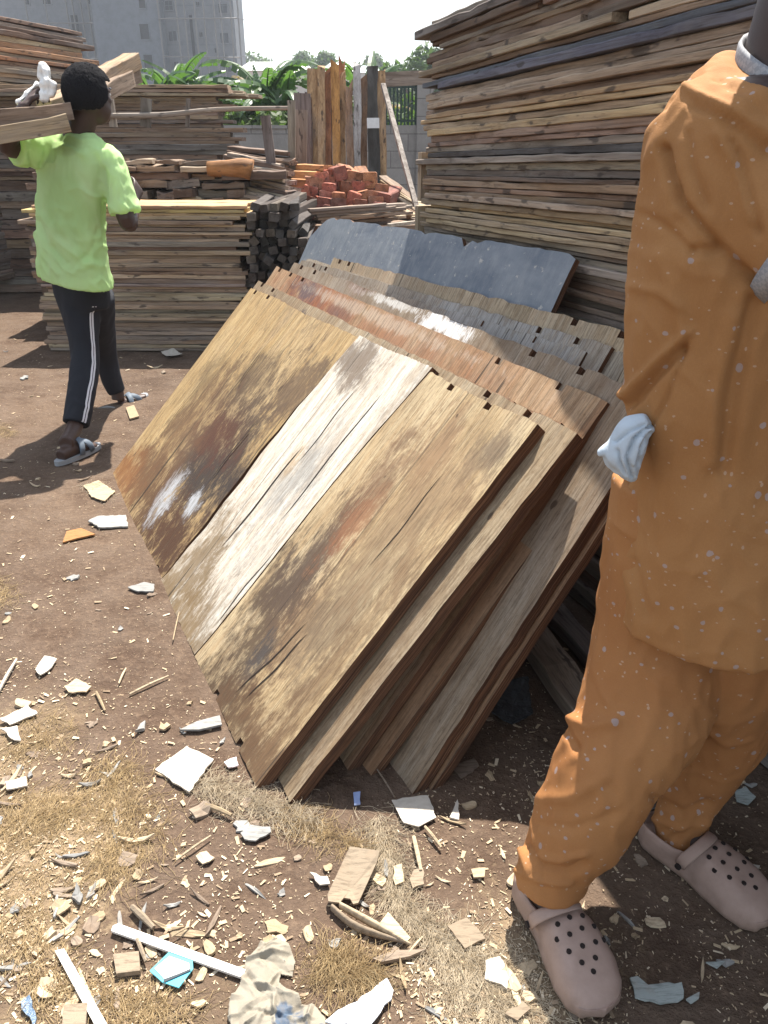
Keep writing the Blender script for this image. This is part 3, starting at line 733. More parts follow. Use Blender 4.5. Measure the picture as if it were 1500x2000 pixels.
# ------------------------------------------------------------------ piles of squared timber, rough pieces and sticks
def square_timber(c, L, s, yaw, tilt, roll, seed, col, label, group, s2=None):
    """timber along local Y, near end at y=0"""
    r = random.Random(seed); s2 = s2 or s; n = 5; V = []; b = min(s, s2) * .08
    for k in range(n + 1):
        y = L * k / n; w = s * (1 + r.uniform(-.05, .05)) / 2; h = s2 * (1 + r.uniform(-.05, .05)) / 2
        ox, oz = r.uniform(-.004, .004), r.uniform(-.004, .004)
        for (sx, sz) in ((-1, -1), (1, -1), (1, 1), (-1, 1)):
            for q in ((1, 1 - .16), (1 - .16, 1)) if sx * sz > 0 else ((1 - .16, 1), (1, 1 - .16)):
                V.append((ox + sx * w * q[0], y + r.uniform(-.006, .006) * (k in (0, n)), oz + sz * h * q[1]))
    F = [(k * 8 + j, k * 8 + (j + 1) % 8, k * 8 + 8 + (j + 1) % 8, k * 8 + 8 + j) for k in range(n) for j in range(8)] + [tuple(reversed(range(8))), tuple(range(n * 8, n * 8 + 8))]
    o = link('squared_timber', mesh('squared_timber', V, F, [M_SQUARE]), None, c, (tilt, roll, yaw), col)
    tag(o, label, 'timber', group); return o
def piles():
    random.seed(14)
    # black charred timbers, ends towards the camera
    z = .03; row = 0
    while z < .95:
        s = .058; x = -.93 + rn(-.015, .015) + .004 * row
        n = 6
        for k in range(n):
            if z > .82 and k > 3 + (row % 2): continue
            cc = random.choice([(.05, .047, .046), (.09, .08, .075), (.06, .047, .04), (.13, .11, .09)])
            square_timber(Vector((x + rn(-.008, .008), 5.30 + rn(-.07, .10), z)), 1.1, s * rn(.85, 1.08), rn(-.10, .10), 0, rn(-.7, .7) if random.random() < .45 else rn(-.12, .12), row * 20 + k, cc,
                          'black timber end, %s from left, %s row up, right of the waist-high stack' % (nth(k + 1), nth(row + 1)), 'black squared timbers stacked end-on', s2=s * rn(.8, .95))
            x += s + rn(.004, .014)
        z += s * .93; row += 1
    # red painted blocks
    random.seed(3)
    red = [(.33, .125, .075), (.26, .09, .055), (.44, .19, .11), (.20, .075, .05)]
    px = [(566, 418), (596, 420), (622, 415), (645, 416), (668, 418), (694, 416), (716, 412), (740, 410), (582, 392), (610, 398), (636, 388), (662, 392), (690, 390), (712, 386), (732, 388),
          (640, 372), (655, 358), (676, 368), (698, 368), (718, 366), (650, 345), (672, 343), (690, 350), (710, 352), (632, 400), (735, 400), (606, 378), (748, 392), (548, 415), (556, 398), (576, 404), (590, 380), (618, 362), (630, 352), (666, 338), (722, 352), (745, 375), (662, 404), (704, 404), (600, 398)]
    for i, (x, y) in enumerate(px):
        Y = 6.35 + (420 - y) * .004 + rn(-.05, .05); p = AY(x, y, Y)
        square_timber(p, .62, .108 * rn(.92, 1.1), rn(.0, .35) if i % 3 else rn(-.3, .1), rn(-.06, .06), rn(-.25, .25) if y < 400 else rn(-.15, .15), 500 + i, tuple(v * rn(.85, 1.15) for v in random.choice(red)),
                      'red-brown squared block in the jumbled heap below the upright timbers', 'red-brown blocks in the jumbled heap')
    for i, (x, y, yaw, L) in enumerate([(585, 372, -.95, .75), (598, 357, -1.02, .80), (560, 382, -1.0, .6), (612, 345, -.95, .6)]):
        p = AY(x + 30, y - 12, 6.75 + .05 * i)
        square_timber(p, L * .75, .20, yaw + math.pi * .0 + 2.2, rn(-.03, .03), 0.05, 560 + i, tuple(v * rn(.9, 1.1) for v in (.55, .27, .13)), ['orange sawn beam lying foremost left of the red blocks', 'orange sawn beam second on the heap left of the red blocks', 'short orange beam lowest left of the red blocks', 'orange beam end topmost left of the red blocks'][i], 'orange sawn beams beside the red blocks', s2=.085)
    # bed of long planks under the red heap and sticks sticking out of it
    k = 0; z = 0.0
    while z < .70:
        t = rn(.05, .07)
        place_plank(Vector((-.42 + rn(-.04, .04), 6.70, z)), rn(-.02, .02), 1.45, .95, t * .95, random.choice(['dbrown', 'dgrey', 'brown']), 4000 + k, 'dark plank in the low bed under the red blocks', 'planks of the bed under the red blocks'); z += t; k += 1
    for i in range(11):
        y = 404 + (i % 6) * 5.5; a = AY(600 + i * 6, y + 10, 6.0 + .03 * i); b = AY(760 + (i % 4) * 16, y - 2 + rn(-3, 3), 6.25 + .03 * i)
        d = b - a; L = d.length
        o = link('slat', plank_mesh(L, .05, .022, 4100 + i), None, (a + b) / 2, (0, -math.atan2(d.z, math.hypot(d.x, d.y)), math.atan2(d.y, d.x)), wcol(random.choice(['tan', 'pale', 'grey', 'brown'])))
        tag(o, 'thin slat in the loose bundle between the red blocks and the blue board', 'slat', 'slats of the loose bundle below the red blocks')
    o = MB().bar((0, 0, 0), AY(832, 432, 5.3) - AY(758, 440, 5.2), .03, .02).build('pale_lath', M_PLANK, None, loc=AY(758, 440, 5.2), color=(.55, .50, .42)); tag(o, 'pale lath lying at the top edge of the blue board', 'lath')
    for i in range(9):
        a = AY(752 + i * 3, 352 + i * 8, 7.3 - .05 * i); b = AY(806 + (i % 3) * 5, 392 + i * 5, 6.9 - .05 * i); d = b - a
        o = link('slat', plank_mesh(d.length * 1.3, .09, .025, 4200 + i), None, (a + b) / 2, (0, -math.atan2(d.z, math.hypot(d.x, d.y)), math.atan2(d.y, d.x)), wcol(random.choice(['tan', 'dbrown', 'brown'])))
        tag(o, 'dark slat in the slumped heap behind the slanting prop', 'slat', 'slats slumped behind the prop')
    # rough short pieces stacked behind the waist-high stack
    z = 0; k = 0
    while z < .72:
        place_plank(Vector((-1.95 + rn(-.03, .03), 6.45, z)), rn(-.02, .02), 1.6, .42, .07, random.choice(['dbrown', 'dgrey']), 4300 + k, 'thick dark plank low in the rough pile behind the waist-high stack', 'thick planks at the base of the rough pile'); z += .072; k += 1
    row = 0
    while z < 1.19:
        x = -2.62 + rn(-.1, .1); T = rn(.035, .06) if z > .95 else .07
        xe = -1.16 - max(0, z - 1.0) * .3
        while x < xe:
            L = rn(.12, .26) if z < .98 else rn(.2, .5)
            o = link('rough_piece', plank_mesh(L, .38 + rn(-.06, .06), T * rn(.75, .98), 4400 + k, 5, 1.6), None, Vector((x + L / 2, 6.42 + rn(-.05, .05), z + rn(0, .008))), (rn(-.04, .04), rn(-.09, .06), rn(-.12, .12)), wcol(random.choice(['dbrown', 'brown', 'dbrown', 'dgrey', 'tan', 'brown'])))
            tag(o, 'rough split piece in the untidy pile between the waist-high and shoulder-high stacks', 'wood piece', 'rough split pieces of the untidy pile'); k += 1
            x += L + rn(.0, .04)
        z += T; row += 1
    # the bark offcut poking out at the pile's right end
    b = MB(); pts, rad = spline([(0, 0, 0), (.14, 0, 0), (.26, 0, .005), (.33, .0, -.01)], [(.05, .045), (.06, .05), (.07, .065), (.075, .075)], 3)
    b.tube(pts, rad, 12)
    o = b.build('tree_offcut', M_ROUGH, None, True, AY(405, 330, 6.2), (0, 0, .05), (.30, .15, .06)); tag(o, 'orange-brown log offcut poking out at the right end of the rough pile', 'log')
    # loose boards slumped in front of the wall
    for i in range(15):
        y = 292 + i * 6.5; a = AY(455 + rn(-4, 8), y + rn(-6, 4), 7.0 - .04 * i); b = AY(560 + rn(-10, 12), y + 16 + rn(-6, 8), 6.9 - .05 * i); d = b - a
        o = link('loose_board', plank_mesh(d.length * rn(1.1, 1.3), .16, .032, 4500 + i), None, (a + b) / 2, (rn(-.2, .2), -math.atan2(d.z, math.hypot(d.x, d.y)), math.atan2(d.y, d.x)), wcol(random.choice(['tan', 'pale', 'dbrown', 'brown', 'grey'])))
        tag(o, 'board slumped in the loose heap between the rough pile and the grey posts', 'board', 'boards of the loose heap by the grey posts')
    # bearer blocks at the far left
    mb = masonry('bearer_block', (2, 2), (.085, .08, .078), (.10, .095, .09))
    for i, (x, y, w) in enumerate([(42, 562, .62), (-60, 566, .5)]):
        p = G(x, y); b = MB(); v, f = tube_vf(*spline([(-w / 2, 0, .12), (-w * .3, 0, .125), (0, 0, .13), (w * .35, 0, .12), (w / 2, 0, .115)], [.10, .12, .125, .12, .09], 2), seg=10)
        b.add(v, f); o = b.build('bearer_stone', mb, None, True, (p.x, p.y + .12, 0)); tag(o, ['dark stone block under the front of the tall stack at the far left', 'dark stone bearer under the tall stack, cut by the photo edge'][i], 'stone')
    p = G(1105, 1330); 
    # timbers lying in the shade under and beside the panels
    for i, (a, b, w, lb) in enumerate([((1032, 1232), (1165, 1415), .10, 'grey timber lying in the shade between the panels and the person in orange'), ((1075, 1190), (1200, 1330), .07, 'dark timber lying behind the grey one in the shade'), ((1420, 1370), (1530, 1490), .045, 'slat lying in the shade behind the rear leg of the person in orange'), ((1435, 1350), (1540, 1440), .045, 'second slat lying in the shade behind the person in orange')]):
        A = G(*a, .03); B = G(*b, .03); d = B - A
        place_plank((A + B) / 2 - Vector((0, 0, .025)), math.atan2(d.y, d.x), d.length * 1.05, w, .05 if i < 2 else .025, 'grey' if i == 0 else 'dgrey', 4600 + i, lb, None, name='timber', cat='timber')
piles()

# ------------------------------------------------------------------ unfinished concrete building with scaffold
def building():
    b = empty('concrete_building', (0, 78, 0))
    mc = masonry('raw_concrete', (1.2, .9), (.165, .175, .19), (.18, .19, .205), .003, .3, .35); md = plain('dark_opening', (.02, .022, .026), .5, .1, 3)
    mp = masonry('plain_render', (30, 30), (.135, .15, .17), (.14, .155, .175), 0, .2, .5)
    def X(px, Y=78): return (px - 750) / 1480 * (Y * _c + 3) 
    def W(px, py, Y): p = AY(px, py, Y); return p - Vector((0, 78, 0))
    def wall(name, pxa, pxb, Y, Z0, Z1, m, thick=.3):
        a = AY(pxa, 100, Y).x; c = AY(pxb, 100, Y).x
        return a, c, MB().box(a, c, Y - 78, Y - 78 + thick, Z0, Z1).build(name, m, b)
    H = 21
    xr0, xr1, _w = wall('wall', 321, 462, 78, 0, H, mc, 5)
    xm0, xm1, _w2 = wall('wall', 190, 320.6, 76.5, 0, H, mp, 6)
    xl0, xl1, _w3 = wall('wall', -60, 189.6, 80, 0, H, mc, 12)
    def win(px0, py0, px1, py1, Y, frame=True, pane=None):
        a = W(px0, py0, Y); c = W(px1, py1, Y); z0, z1 = c.z, a.z
        fr = MB(); t = .09; y0 = Y - 78 - .07
        x0, x1 = a.x, c.x
        fr.box(x0 - t, x0, y0, y0 + .11, z0 - t, z1 + t); fr.box(x1, x1 + t, y0, y0 + .11, z0 - t, z1 + t); fr.box(x0 + .001, x1 - .001, y0, y0 + .11, z1, z1 + t - .001); fr.box(x0 + .001, x1 - .001, y0, y0 + .11, z0 - t + .001, z0)
        o = fr.build('window', mc if frame else mp, b)
        MB().box(x0 + .002, x1 - .002, y0 + .06, y0 + .065, z0 + .002, z1 - .002).build('pane', pane or md, o)
        if frame:
            MB().box((x0 + x1) / 2 - .03, (x0 + x1) / 2 + .03, y0 + .03, y0 + .055, z0 + .01, z1 - .01).build('mullion', plain('grey_shutter', (.10, .11, .125), .6), o)
    mg = plain('grey_glass', (.045, .052, .065), .35, .2, 2)
    for (x0, y0, x1, y1) in [(322, 2, 338, 20), (329, 61, 346, 80), (426, 8, 444, 25), (430, 65, 447, 84), (436, 123, 452, 140), (340, 121, 350, 138)]: win(x0, y0, x1, y1, 78, True, mg)
    for (x0, y0, x1, y1) in [(270, -8, 285, 16), (272, 47, 293, 77), (280, 107, 300, 134)]: win(x0, y0, x1, y1, 76.5, False)
    for (x0, y0, x1, y1) in [(45, -12, 58, 9), (82, -10, 100, 8), (172, -8, 180, 8), (150, -60, 165, -40), (82, -66, 100, -48)]: win(x0, y0, x1, y1, 80, True)
    for (x, y) in [(386, 8), (392, 67), (422, 98)]: win(x - 3, y - 4, x + 4, y + 5, 78, True)
    for (x0, x1, Y) in ((371, 383, 78), (147, 157, 80)):
        a = W(x0, 25, Y); c = W(x1, 125, Y); MB().box(a.x, c.x, Y - 78 - .16, Y - 78 - .01, c.z, a.z).build('window', mc, b)
        MB().box(a.x + .18, c.x - .18, Y - 78 - .17, Y - 78 - .163, c.z + .1, a.z - .2).build('stair_slot', md, b)
    for z in np.arange(2.9, H, 2.9): MB().box(xm0 + .01, xr1 - .01, -1.53 if False else -.02, .0, z, z + .04).build('slab_line', mp, b)
    tag(b, 'unfinished grey concrete apartment block with dark window openings behind scaffolding', 'building')
    # scaffold
    s = empty('scaffolding', (0, 76.3, 0)); ms = plain('scaffold_pole', (.16, .155, .15), .7); 
    def sx(px, Y=76.6): return AY(px, 80, Y).x
    for px in (318, 352, 366, 388, 404, 424, 437, 455, 470):
        MB().tube([(sx(px), 0, 0), (sx(px) + rn(-.1, .1), 0, H)], .075, 5).build('pole', ms, s)
    for z in np.arange(2.2, H, 2.75):
        MB().tube([(sx(316), -.06, z), (sx(472), -.06, z + rn(-.1, .1))], .06, 5).build('ledger', ms, s)
        for px in (470,): MB().bar((sx(px), 0, z), (sx(px) + .3, 1.5, z + .1), .05, .05).build('ledger', ms, s)
    tag(s, 'thin pole scaffolding standing against the right half of the concrete block', 'scaffolding')
    s = empty('scaffolding', (0, 79, 0))
    for px in (62, 100, 140, 152, 168, 182): MB().tube([(AY(px, 80, 79).x, 0, 0), (AY(px, 80, 79).x, 0, H)], .075, 5).build('pole', ms, s)
    for z in np.arange(2.2, H, 2.75): MB().tube([(AY(30, 80, 79).x, -.06, z), (AY(188, 80, 79).x, -.06, z)], .06, 5).build('ledger', ms, s)
    tag(s, 'pole scaffolding on the recessed left part of the concrete block', 'scaffolding')
building()

# ------------------------------------------------------------------ banana plants, shrubs, far trees and houses
def leaf_mat(name, c1, c2, spec=.45, rough=.42):
    t = NT(name, rough, spec); co = t.coord(); n = t.noise(co, 1.6, 4, .6); r = t.obj('Random')
    c = t.mix(t.g(n, .3, .7), c1, c2); c = t.mix(t.math('MULTIPLY', r, .3), c, (.12, .13, .03))
    m = t.done(c)
    tr = t.node('ShaderNodeBsdfTranslucent'); tr.inputs[0].default_value = (c2[0] * 1.6, c2[1] * 1.7, c2[2] * .8, 1)
    mx = t.node('ShaderNodeMixShader'); mx.inputs[0].default_value = .35; out = t.n['Material Output']
    t.L(t.b.outputs[0], mx.inputs[1]); t.L(tr.outputs[0], mx.inputs[2]); t.L(mx.outputs[0], out.inputs[0]); return m
M_BAN = leaf_mat('banana_leaf', (.024, .066, .024), (.065, .13, .045)); M_STEM = plain('banana_stem', (.12, .14, .06), .7, .3, 8)
M_DRY = leaf_mat('dry_banana_leaf', (.16, .11, .05), (.26, .19, .09))
def banana_leaf(L, W, az, lift, droop, seed):
    r = random.Random(seed); n = 16; d = Vector((math.cos(az), math.sin(az), 0)); sd = Vector((-d.y, d.x, 0))
    pts = []; p = Vector((0, 0, 0)); ang = lift
    for i in range(n + 1):
        pts.append(p.copy()); st = L / n; p = p + (d * math.cos(ang) + Vector((0, 0, 1)) * math.sin(ang)) * st; ang -= droop / n
    V = []; F = []; 
    for i in range(2, n):   # torn segments on either side of the midrib
        s0, s1 = i / n, (i + 1) / n; 
        for sg in (-1, 1):
            w0 = W * math.sin(math.pi * min(1, (s0 - .08) * 1.05)) ** .55 if s0 > .1 else .01; w1 = W * max(.0, math.sin(math.pi * min(1, (s1 - .08) * 1.05))) ** .55
            hang = r.uniform(.25, .8); gap = r.uniform(0, .25) if r.random() < .5 else 0
            a, c = pts[i], pts[i + 1].lerp(pts[i], gap)
            k = len(V)
            mid = lambda w: sd * sg * w * .55 + Vector((0, 0, .10 * w))
            out = lambda w: sd * sg * w * (1 - hang * .3) + Vector((0, 0, -hang * w * .6)) - d * w * -.12
            V += [a, c, c + mid(w1), a + mid(w0), a + out(w0), c + out(w1)]
            F += [(k, k + 1, k + 2, k + 3), (k + 3, k + 2, k + 5, k + 4)]
    b = MB(); b.add(V, F); b.tube(pts, [.022 * (1 - .85 * i / n) for i in range(n + 1)], 5)
    return b
def banana(x, y, h, nl, L, seed, label, spear=0):
    r = random.Random(seed); o = empty('banana_plant', (x, y, 0), r.uniform(0, 6))
    b = MB(); pts, rad = spline([(0, 0, 0), (.02, 0, h * .5), (.03, .02, h)], [.13, .11, .07], 3); b.tube(pts, rad, 9); b.build('stem', M_STEM, o, True)
    for k in range(nl):
        az = k * 2.4 + r.uniform(-.3, .3); lift = r.uniform(.85, 1.5)
        banana_leaf(L * r.uniform(.75, 1.1), .17 * L / 1.8 * r.uniform(.8, 1.15), az, lift, r.uniform(.9, 2.2), seed * 50 + k).build('leaf', M_DRY if r.random() < .08 else M_BAN, o, loc=(.03, .02, h - .05 * (k % 3)))
    if spear:
        banana_leaf(L * .45, .08, r.uniform(0, 6), 1.25, .1, seed * 50 + 40).build('leaf', M_BAN, o, loc=(.03, .02, h))
    tag(o, label, 'banana plant', 'banana plants behind the yard wall')
for i, (px, ty, Y, h, nl, L, sp, lb) in enumerate([
    (300, 0, 13.5, 1.75, 9, 1.35, 0, 'low banana plant at the foot of the concrete block, leftmost of the banana plants'), (345, 0, 14.5, 1.85, 10, 1.5, 0, 'banana plant with a fan of leaves just behind the shoulder-high stack'), (392, 0, 13.6, 1.7, 8, 1.3, 0, 'banana plant drooping over the right end of the shoulder-high stack'),
    (478, 0, 12.8, 1.45, 9, 1.3, 0, 'banana plant hanging over the block wall beside the shoulder-high stack'), (522, 0, 13.4, 1.85, 10, 1.6, 1, 'big banana plant with an upright spear leaf behind the grey posts'), (560, 0, 13.0, 1.6, 9, 1.5, 1, 'dark green banana plant just left of the upright timbers'),
    (645, 0, 14.5, 2.0, 7, 1.4, 1, 'banana plant whose spear leaf shows over the middle of the upright timbers'), (716, 0, 13.8, 2.1, 7, 1.3, 1, 'banana plant rising behind the black upright timber')]):
    banana(AY(px, 150, Y).x, Y, h - (.40 if i > 5 else .12), nl + 6, L * .95, 60 + i, lb, sp)

def leaf_cloud(n, rad, seed, size, lumps=7, flat=.8, inner=.35):
    """leaf-sized faces through a crown's volume, clumped, with gaps"""
    rs = np.random.RandomState(seed); V = []; F = []
    c = rs.normal(size=(lumps, 3)); c /= np.linalg.norm(c, axis=1)[:, None]; c *= rs.uniform(.25, .75, (lumps, 1)); c[:, 2] *= flat
    rr = rs.uniform(.28, .5, lumps)
    for k in range(n):
        j = rs.randint(lumps); d = rs.normal(size=3); d /= np.linalg.norm(d); q = rs.uniform(inner, 1) ** .5
        p = (c[j] + d * rr[j] * q) * rad; a = rs.normal(size=3); a /= np.linalg.norm(a); b = np.cross(a, d); b /= (np.linalg.norm(b) + 1e-6)
        s = size * rs.uniform(.5, 1.3); i = len(V)
        V += [tuple(p - a * s), tuple(p + b * s * .5), tuple(p + a * s), tuple(p - b * s * .5)]; F.append((i, i + 1, i + 2, i + 3))
    return V, F
M_TREE = leaf_mat('tree_leaf', (.030, .060, .022), (.06, .105, .035), .3, .6); M_BARK = plain('tree_bark', (.10, .075, .055), .9, .3, 6, bump=.5)
def tree(x, y, h, rad, seed, label, name='tree', n=2600, size=.22, trunk=.5, group=None, cat='tree', flat=.8):
    o = empty(name, (x, y, 0)); b = MB(); r = random.Random(seed)
    if trunk:
        b.tube(*spline([(0, 0, -.1), (.05, 0, h * .35), (0, .05, h * .75)], [rad * .09, rad * .07, rad * .03], 3), seg=7)
        for k in range(5):
            a = k * 1.3 + r.random(); b.tube([(0, 0, h * .4), (math.cos(a) * rad * .3, math.sin(a) * rad * .3, h * .6), (math.cos(a) * rad * .6, math.sin(a) * rad * .6, h * .75)], [rad * .035, rad * .025, rad * .01], 5)
        b.build('trunk', M_BARK, o, True)
    v, f = leaf_cloud(n, rad, seed, size, 9, flat); 
    MB().add(v, f).build('crown', M_TREE, o, loc=(0, 0, h - rad * .7 if trunk else rad * .6))
    tag(o, label, cat, group)
def tr(px, ty, Y, rad, seed, lb, **kw):
    p = AY(px, ty, Y); tree(p.x, Y, p.z, rad, seed, lb, **kw)
tr(497, 96, 120, 4.0, 1, 'hazy far tree rising beside the edge of the concrete block', group='trees beyond the houses', size=.35)
tr(600, 105, 95, 3.0, 2, 'far rounded tree left of the upright timbers, over the pale roofs', group='trees beyond the houses', size=.3)
tr(650, 95, 90, 3.4, 3, 'far tree standing directly above the upright timbers', group='trees beyond the houses', size=.3)
tr(822, 92, 40, 2.6, 4, 'dense round tree next to the far corner of the tall stack', group='trees beyond the houses', n=4500, size=.2)
tr(735, 112, 110, 2.6, 5, 'small far tree behind the top of the black upright timber', group='trees beyond the houses', size=.3)
for i, (px, Y, rad, lb) in enumerate([(785, 12.2, .85, 'dense shrub behind the iron railing'), (500, 12.1, .75, 'bright low shrub growing over the wall below the banana leaves'), (545, 12.2, .7, 'leafy shrub over the wall behind the grey posts'), (465, 12.3, .7, 'small shrub at the right end of the shoulder-high stack'), (835, 12.6, .9, 'shrub behind the pier of the block wall'), (620, 12.6, .9, 'shrub hidden behind the upright timbers'), (700, 12.8, .9, 'shrub behind the white painted upright timber')]):
    p = AY(px, 250, Y); tree(p.x, Y, 1.6, rad, 70 + i, lb, name='shrub', trunk=0, n=2600, size=.06, group='shrubs behind the yard wall', cat='shrub', flat=1.2)
    o = COL.objects[-1]
for o in COL.objects:
    if o.name.startswith('crown') and o.parent and o.parent.name.startswith('shrub'): o.location.z = 1.05
def house(pxa, pxb, ye, yr, Y, roof, wallc, lb, seed):
    a = AY(pxa, ye, Y); b = AY(pxb, ye, Y); zr = AY(pxa, yr, Y).z; w = b.x - a.x; D = w * .8; ze = a.z
    o = empty('house', (a.x, Y, 0)); mw = plain('house_wall', wallc, .9, .08, 2); mr = plain('sheet_roof', roof, .5, .15, 4, .4)
    MB().box(0, w, 0, D, -.2, ze).build('wall', mw, o)
    e = w * .06; m = MB(); v = [(-e, -e, ze), (w + e, -e, ze), (w + e, D + e, ze), (-e, D + e, ze), (w * .18, D / 2, zr), (w * .82, D / 2, zr)]
    m.add(v, [(0, 1, 5, 4), (1, 2, 5), (2, 3, 4, 5), (3, 0, 4), (3, 2, 1, 0)]); m.build('roof', mr, o)
    for k in range(3):
        f = MB().box(w * (.18 + .27 * k), w * (.28 + .27 * k), -.04, -.003, ze * .45, ze * .8).build('window', plain('dark_window', (.03, .03, .035), .4), o)
    tag(o, lb, 'house', 'houses beyond the yard wall')
house(468, 548, 138, 118, 70, (.75, .74, .72), (.55, .5, .45), 'far house with a white sheet roof beside the concrete block', 1)
house(548, 612, 146, 124, 62, (.62, .56, .52), (.5, .45, .4), 'far house with a pinkish pale roof above the big banana plant', 2)
house(630, 705, 140, 120, 75, (.70, .68, .66), (.5, .47, .43), 'far house with a pale roof behind the upright timbers', 3)
house(735, 800, 146, 134, 80, (.66, .60, .55), (.55, .5, .45), 'low far house with a pale roof between the black timber and the round tree', 4)
house(700, 742, 142, 127, 60, (.45, .62, .60), (.5, .48, .45), 'small far house with a pale green roof behind the black upright timber', 5)
# ------------------------------------------------------------------ litter on the ground
def hz(x, y): return 0.010 * noise.noise(Vector((x * 2.1, y * 2.1, 0))) + 0.004 * noise.noise(Vector((x * 8, y * 8, 3))) - .006
def chip_mat(name, c1, c2, rough=.85):
    t = NT(name, rough, .2); co = t.rand_co(); r = t.obj('Random')
    n = t.noise(t.mapping(co, (30, 160, 60)), 1.0, 4, .7); p = t.noise(co, 25, 4, .6)
    c = t.mix(r, c1, c2); c = t.mix(t.math('MULTIPLY', t.g(n, .52, .36), .5), c, tuple(x * .35 for x in c1)); c = t.mix(t.math('MULTIPLY', t.g(p, .55, .75), .3), c, (.25, .16, .10))
    return t.done(c, t.bump(n, .5, .002))
M_CHIP = chip_mat('wood_chip', (.30, .225, .14), (.52, .42, .29)); M_CHIPD = chip_mat('dull_chip', (.16, .12, .09), (.28, .22, .165)); M_CHIPG = chip_mat('grey_scrap', (.18, .18, .175), (.30, .29, .27))
def chip_poly(L, W, seed, kind='flake'):
    r = random.Random(seed); n = 11 if kind == 'flake' else 9; P = []
    for i in range(n):
        a = 2 * math.pi * i / n + r.uniform(-.25, .25)
        if kind == 'shard': rr = 1 / (abs(math.cos(a)) ** 1.3 + abs(math.sin(a)) ** 1.3) ** (1 / 1.3) * r.uniform(.8, 1.1)
        elif kind == 'block': rr = 1 / max(abs(math.cos(a)), abs(math.sin(a))) * r.uniform(.85, 1.0)
        else: rr = r.uniform(.5, 1.15)
        P.append((math.cos(a) * rr * L / 2, math.sin(a) * rr * W / 2))
    return P
def chip_mesh(P, T, seed, mats, curl=0.0, lean=0.0):
    r = random.Random(seed); L = max(abs(p[0]) for p in P) * 2; n = len(P)
    bz = lambda x, y: curl * (x / L) ** 2 * L * 4 + lean * y
    V = [(x, y, bz(x, y)) for x, y in P] + [(x * .97, y * .97, bz(x, y) + T * r.uniform(.6, 1.2)) for x, y in P] + [(0, 0, bz(0, 0)), (0, 0, bz(0, 0) + T)]
    F = [(i, (i + 1) % n, n + (i + 1) % n, n + i) for i in range(n)] + [(2 * n + 1, n + i, n + (i + 1) % n) for i in range(n)] + [(2 * n, (i + 1) % n, i) for i in range(n)]
    return mesh('chip', V, F, mats)
rs = random.Random(77)
CH = []
for i in range(26):
    kind = ['flake', 'shard', 'block', 'shard', 'flake'][i % 5]
    L, W = (rs.uniform(.018, .035), rs.uniform(.012, .024)) if kind == 'flake' else (rs.uniform(.03, .07), rs.uniform(.006, .012)) if kind == 'shard' else (rs.uniform(.02, .035), rs.uniform(.014, .022))
    CH.append((kind, chip_mesh(chip_poly(L, W, i, kind), rs.uniform(.0025, .006), i, [[M_CHIP, M_CHIP, M_CHIPD, M_CHIP, M_CHIPG][rs.randrange(5)]], rs.uniform(-.1, .25), rs.uniform(-.2, .2))))
def dens(px, py):
    """how littered the yard is (counted off the photograph: thick at the near left, thin in the middle)"""
    d = .35
    d += 1.3 * math.exp(-((px - 60) / 170) ** 2 - ((py - 1640) / 260) ** 2) + .9 * math.exp(-((px - 1000) / 170) ** 2 - ((py - 1900) / 130) ** 2)
    d += .5 * math.exp(-((px - 250) / 200) ** 2 - ((py - 1900) / 140) ** 2) + .35 * math.exp(-((px - 830) / 120) ** 2 - ((py - 1680) / 160) ** 2)
    if py > 1000 and px > 1250: d *= .6
    return d
def free(p):
    """not inside the leaning panels"""
    u = p.x * UD.x + p.y * UD.y; v = p.x * VD.x + p.y * VD.y
    if -3.7 < v < -1.12 and .30 < u < 1.35: return v > -1.24 and u > .9 or (u > .95 and v > -1.5)
    if u > 1.40: return False
    return True
def scatter():
    random.seed(99); k = 0; tries = 0
    while k < 285 and tries < 20000:
        tries += 1
        px, py = rn(-20, 1520), rn(600, 2030) if random.random() < .9 else rn(560, 900)
        if random.random() > dens(px, py) * .6 * (1.25 if py > 900 else .9): continue
        p = G(px, py)
        if not free(p) or p.y > 6.6: continue
        if p.y > 5.2 and -2.6 < p.x < -.7: continue
        if noise.noise(Vector((p.x * 3.5, p.y * 3.5, 11))) < rn(-.5, .25): continue
        kind, me = random.choice(CH); s = rn(.6, 1.15) if random.random() < .8 else rn(1.2, 1.7)
        if p.y > 2.4: s *= 1.25
        zone = 'in the shade' if (px > 640 and 1400 < py < 1590) or px > 1250 else 'in the sun'
        o = link('wood_chip', me, None, (p.x, p.y, hz(p.x, p.y) + .001), (rn(-.12, .12), rn(-.12, .12), rn(0, 6.28))); o.scale = (s, s, s)
        if zone == 'in the shade': tag(o, 'small wood chip scattered on the shaded earth around the person in orange', 'wood chip', 'wood chips scattered in the shade')
        elif py < 1000: tag(o, 'small wood chip scattered on the far sunlit earth around the walking man', 'wood chip', 'wood chips scattered around the walking man')
        else: tag(o, 'small pale wood chip scattered on the near sunlit brown earth', 'wood chip', 'wood chips scattered on the near sunlit ground')
        k += 1
scatter()
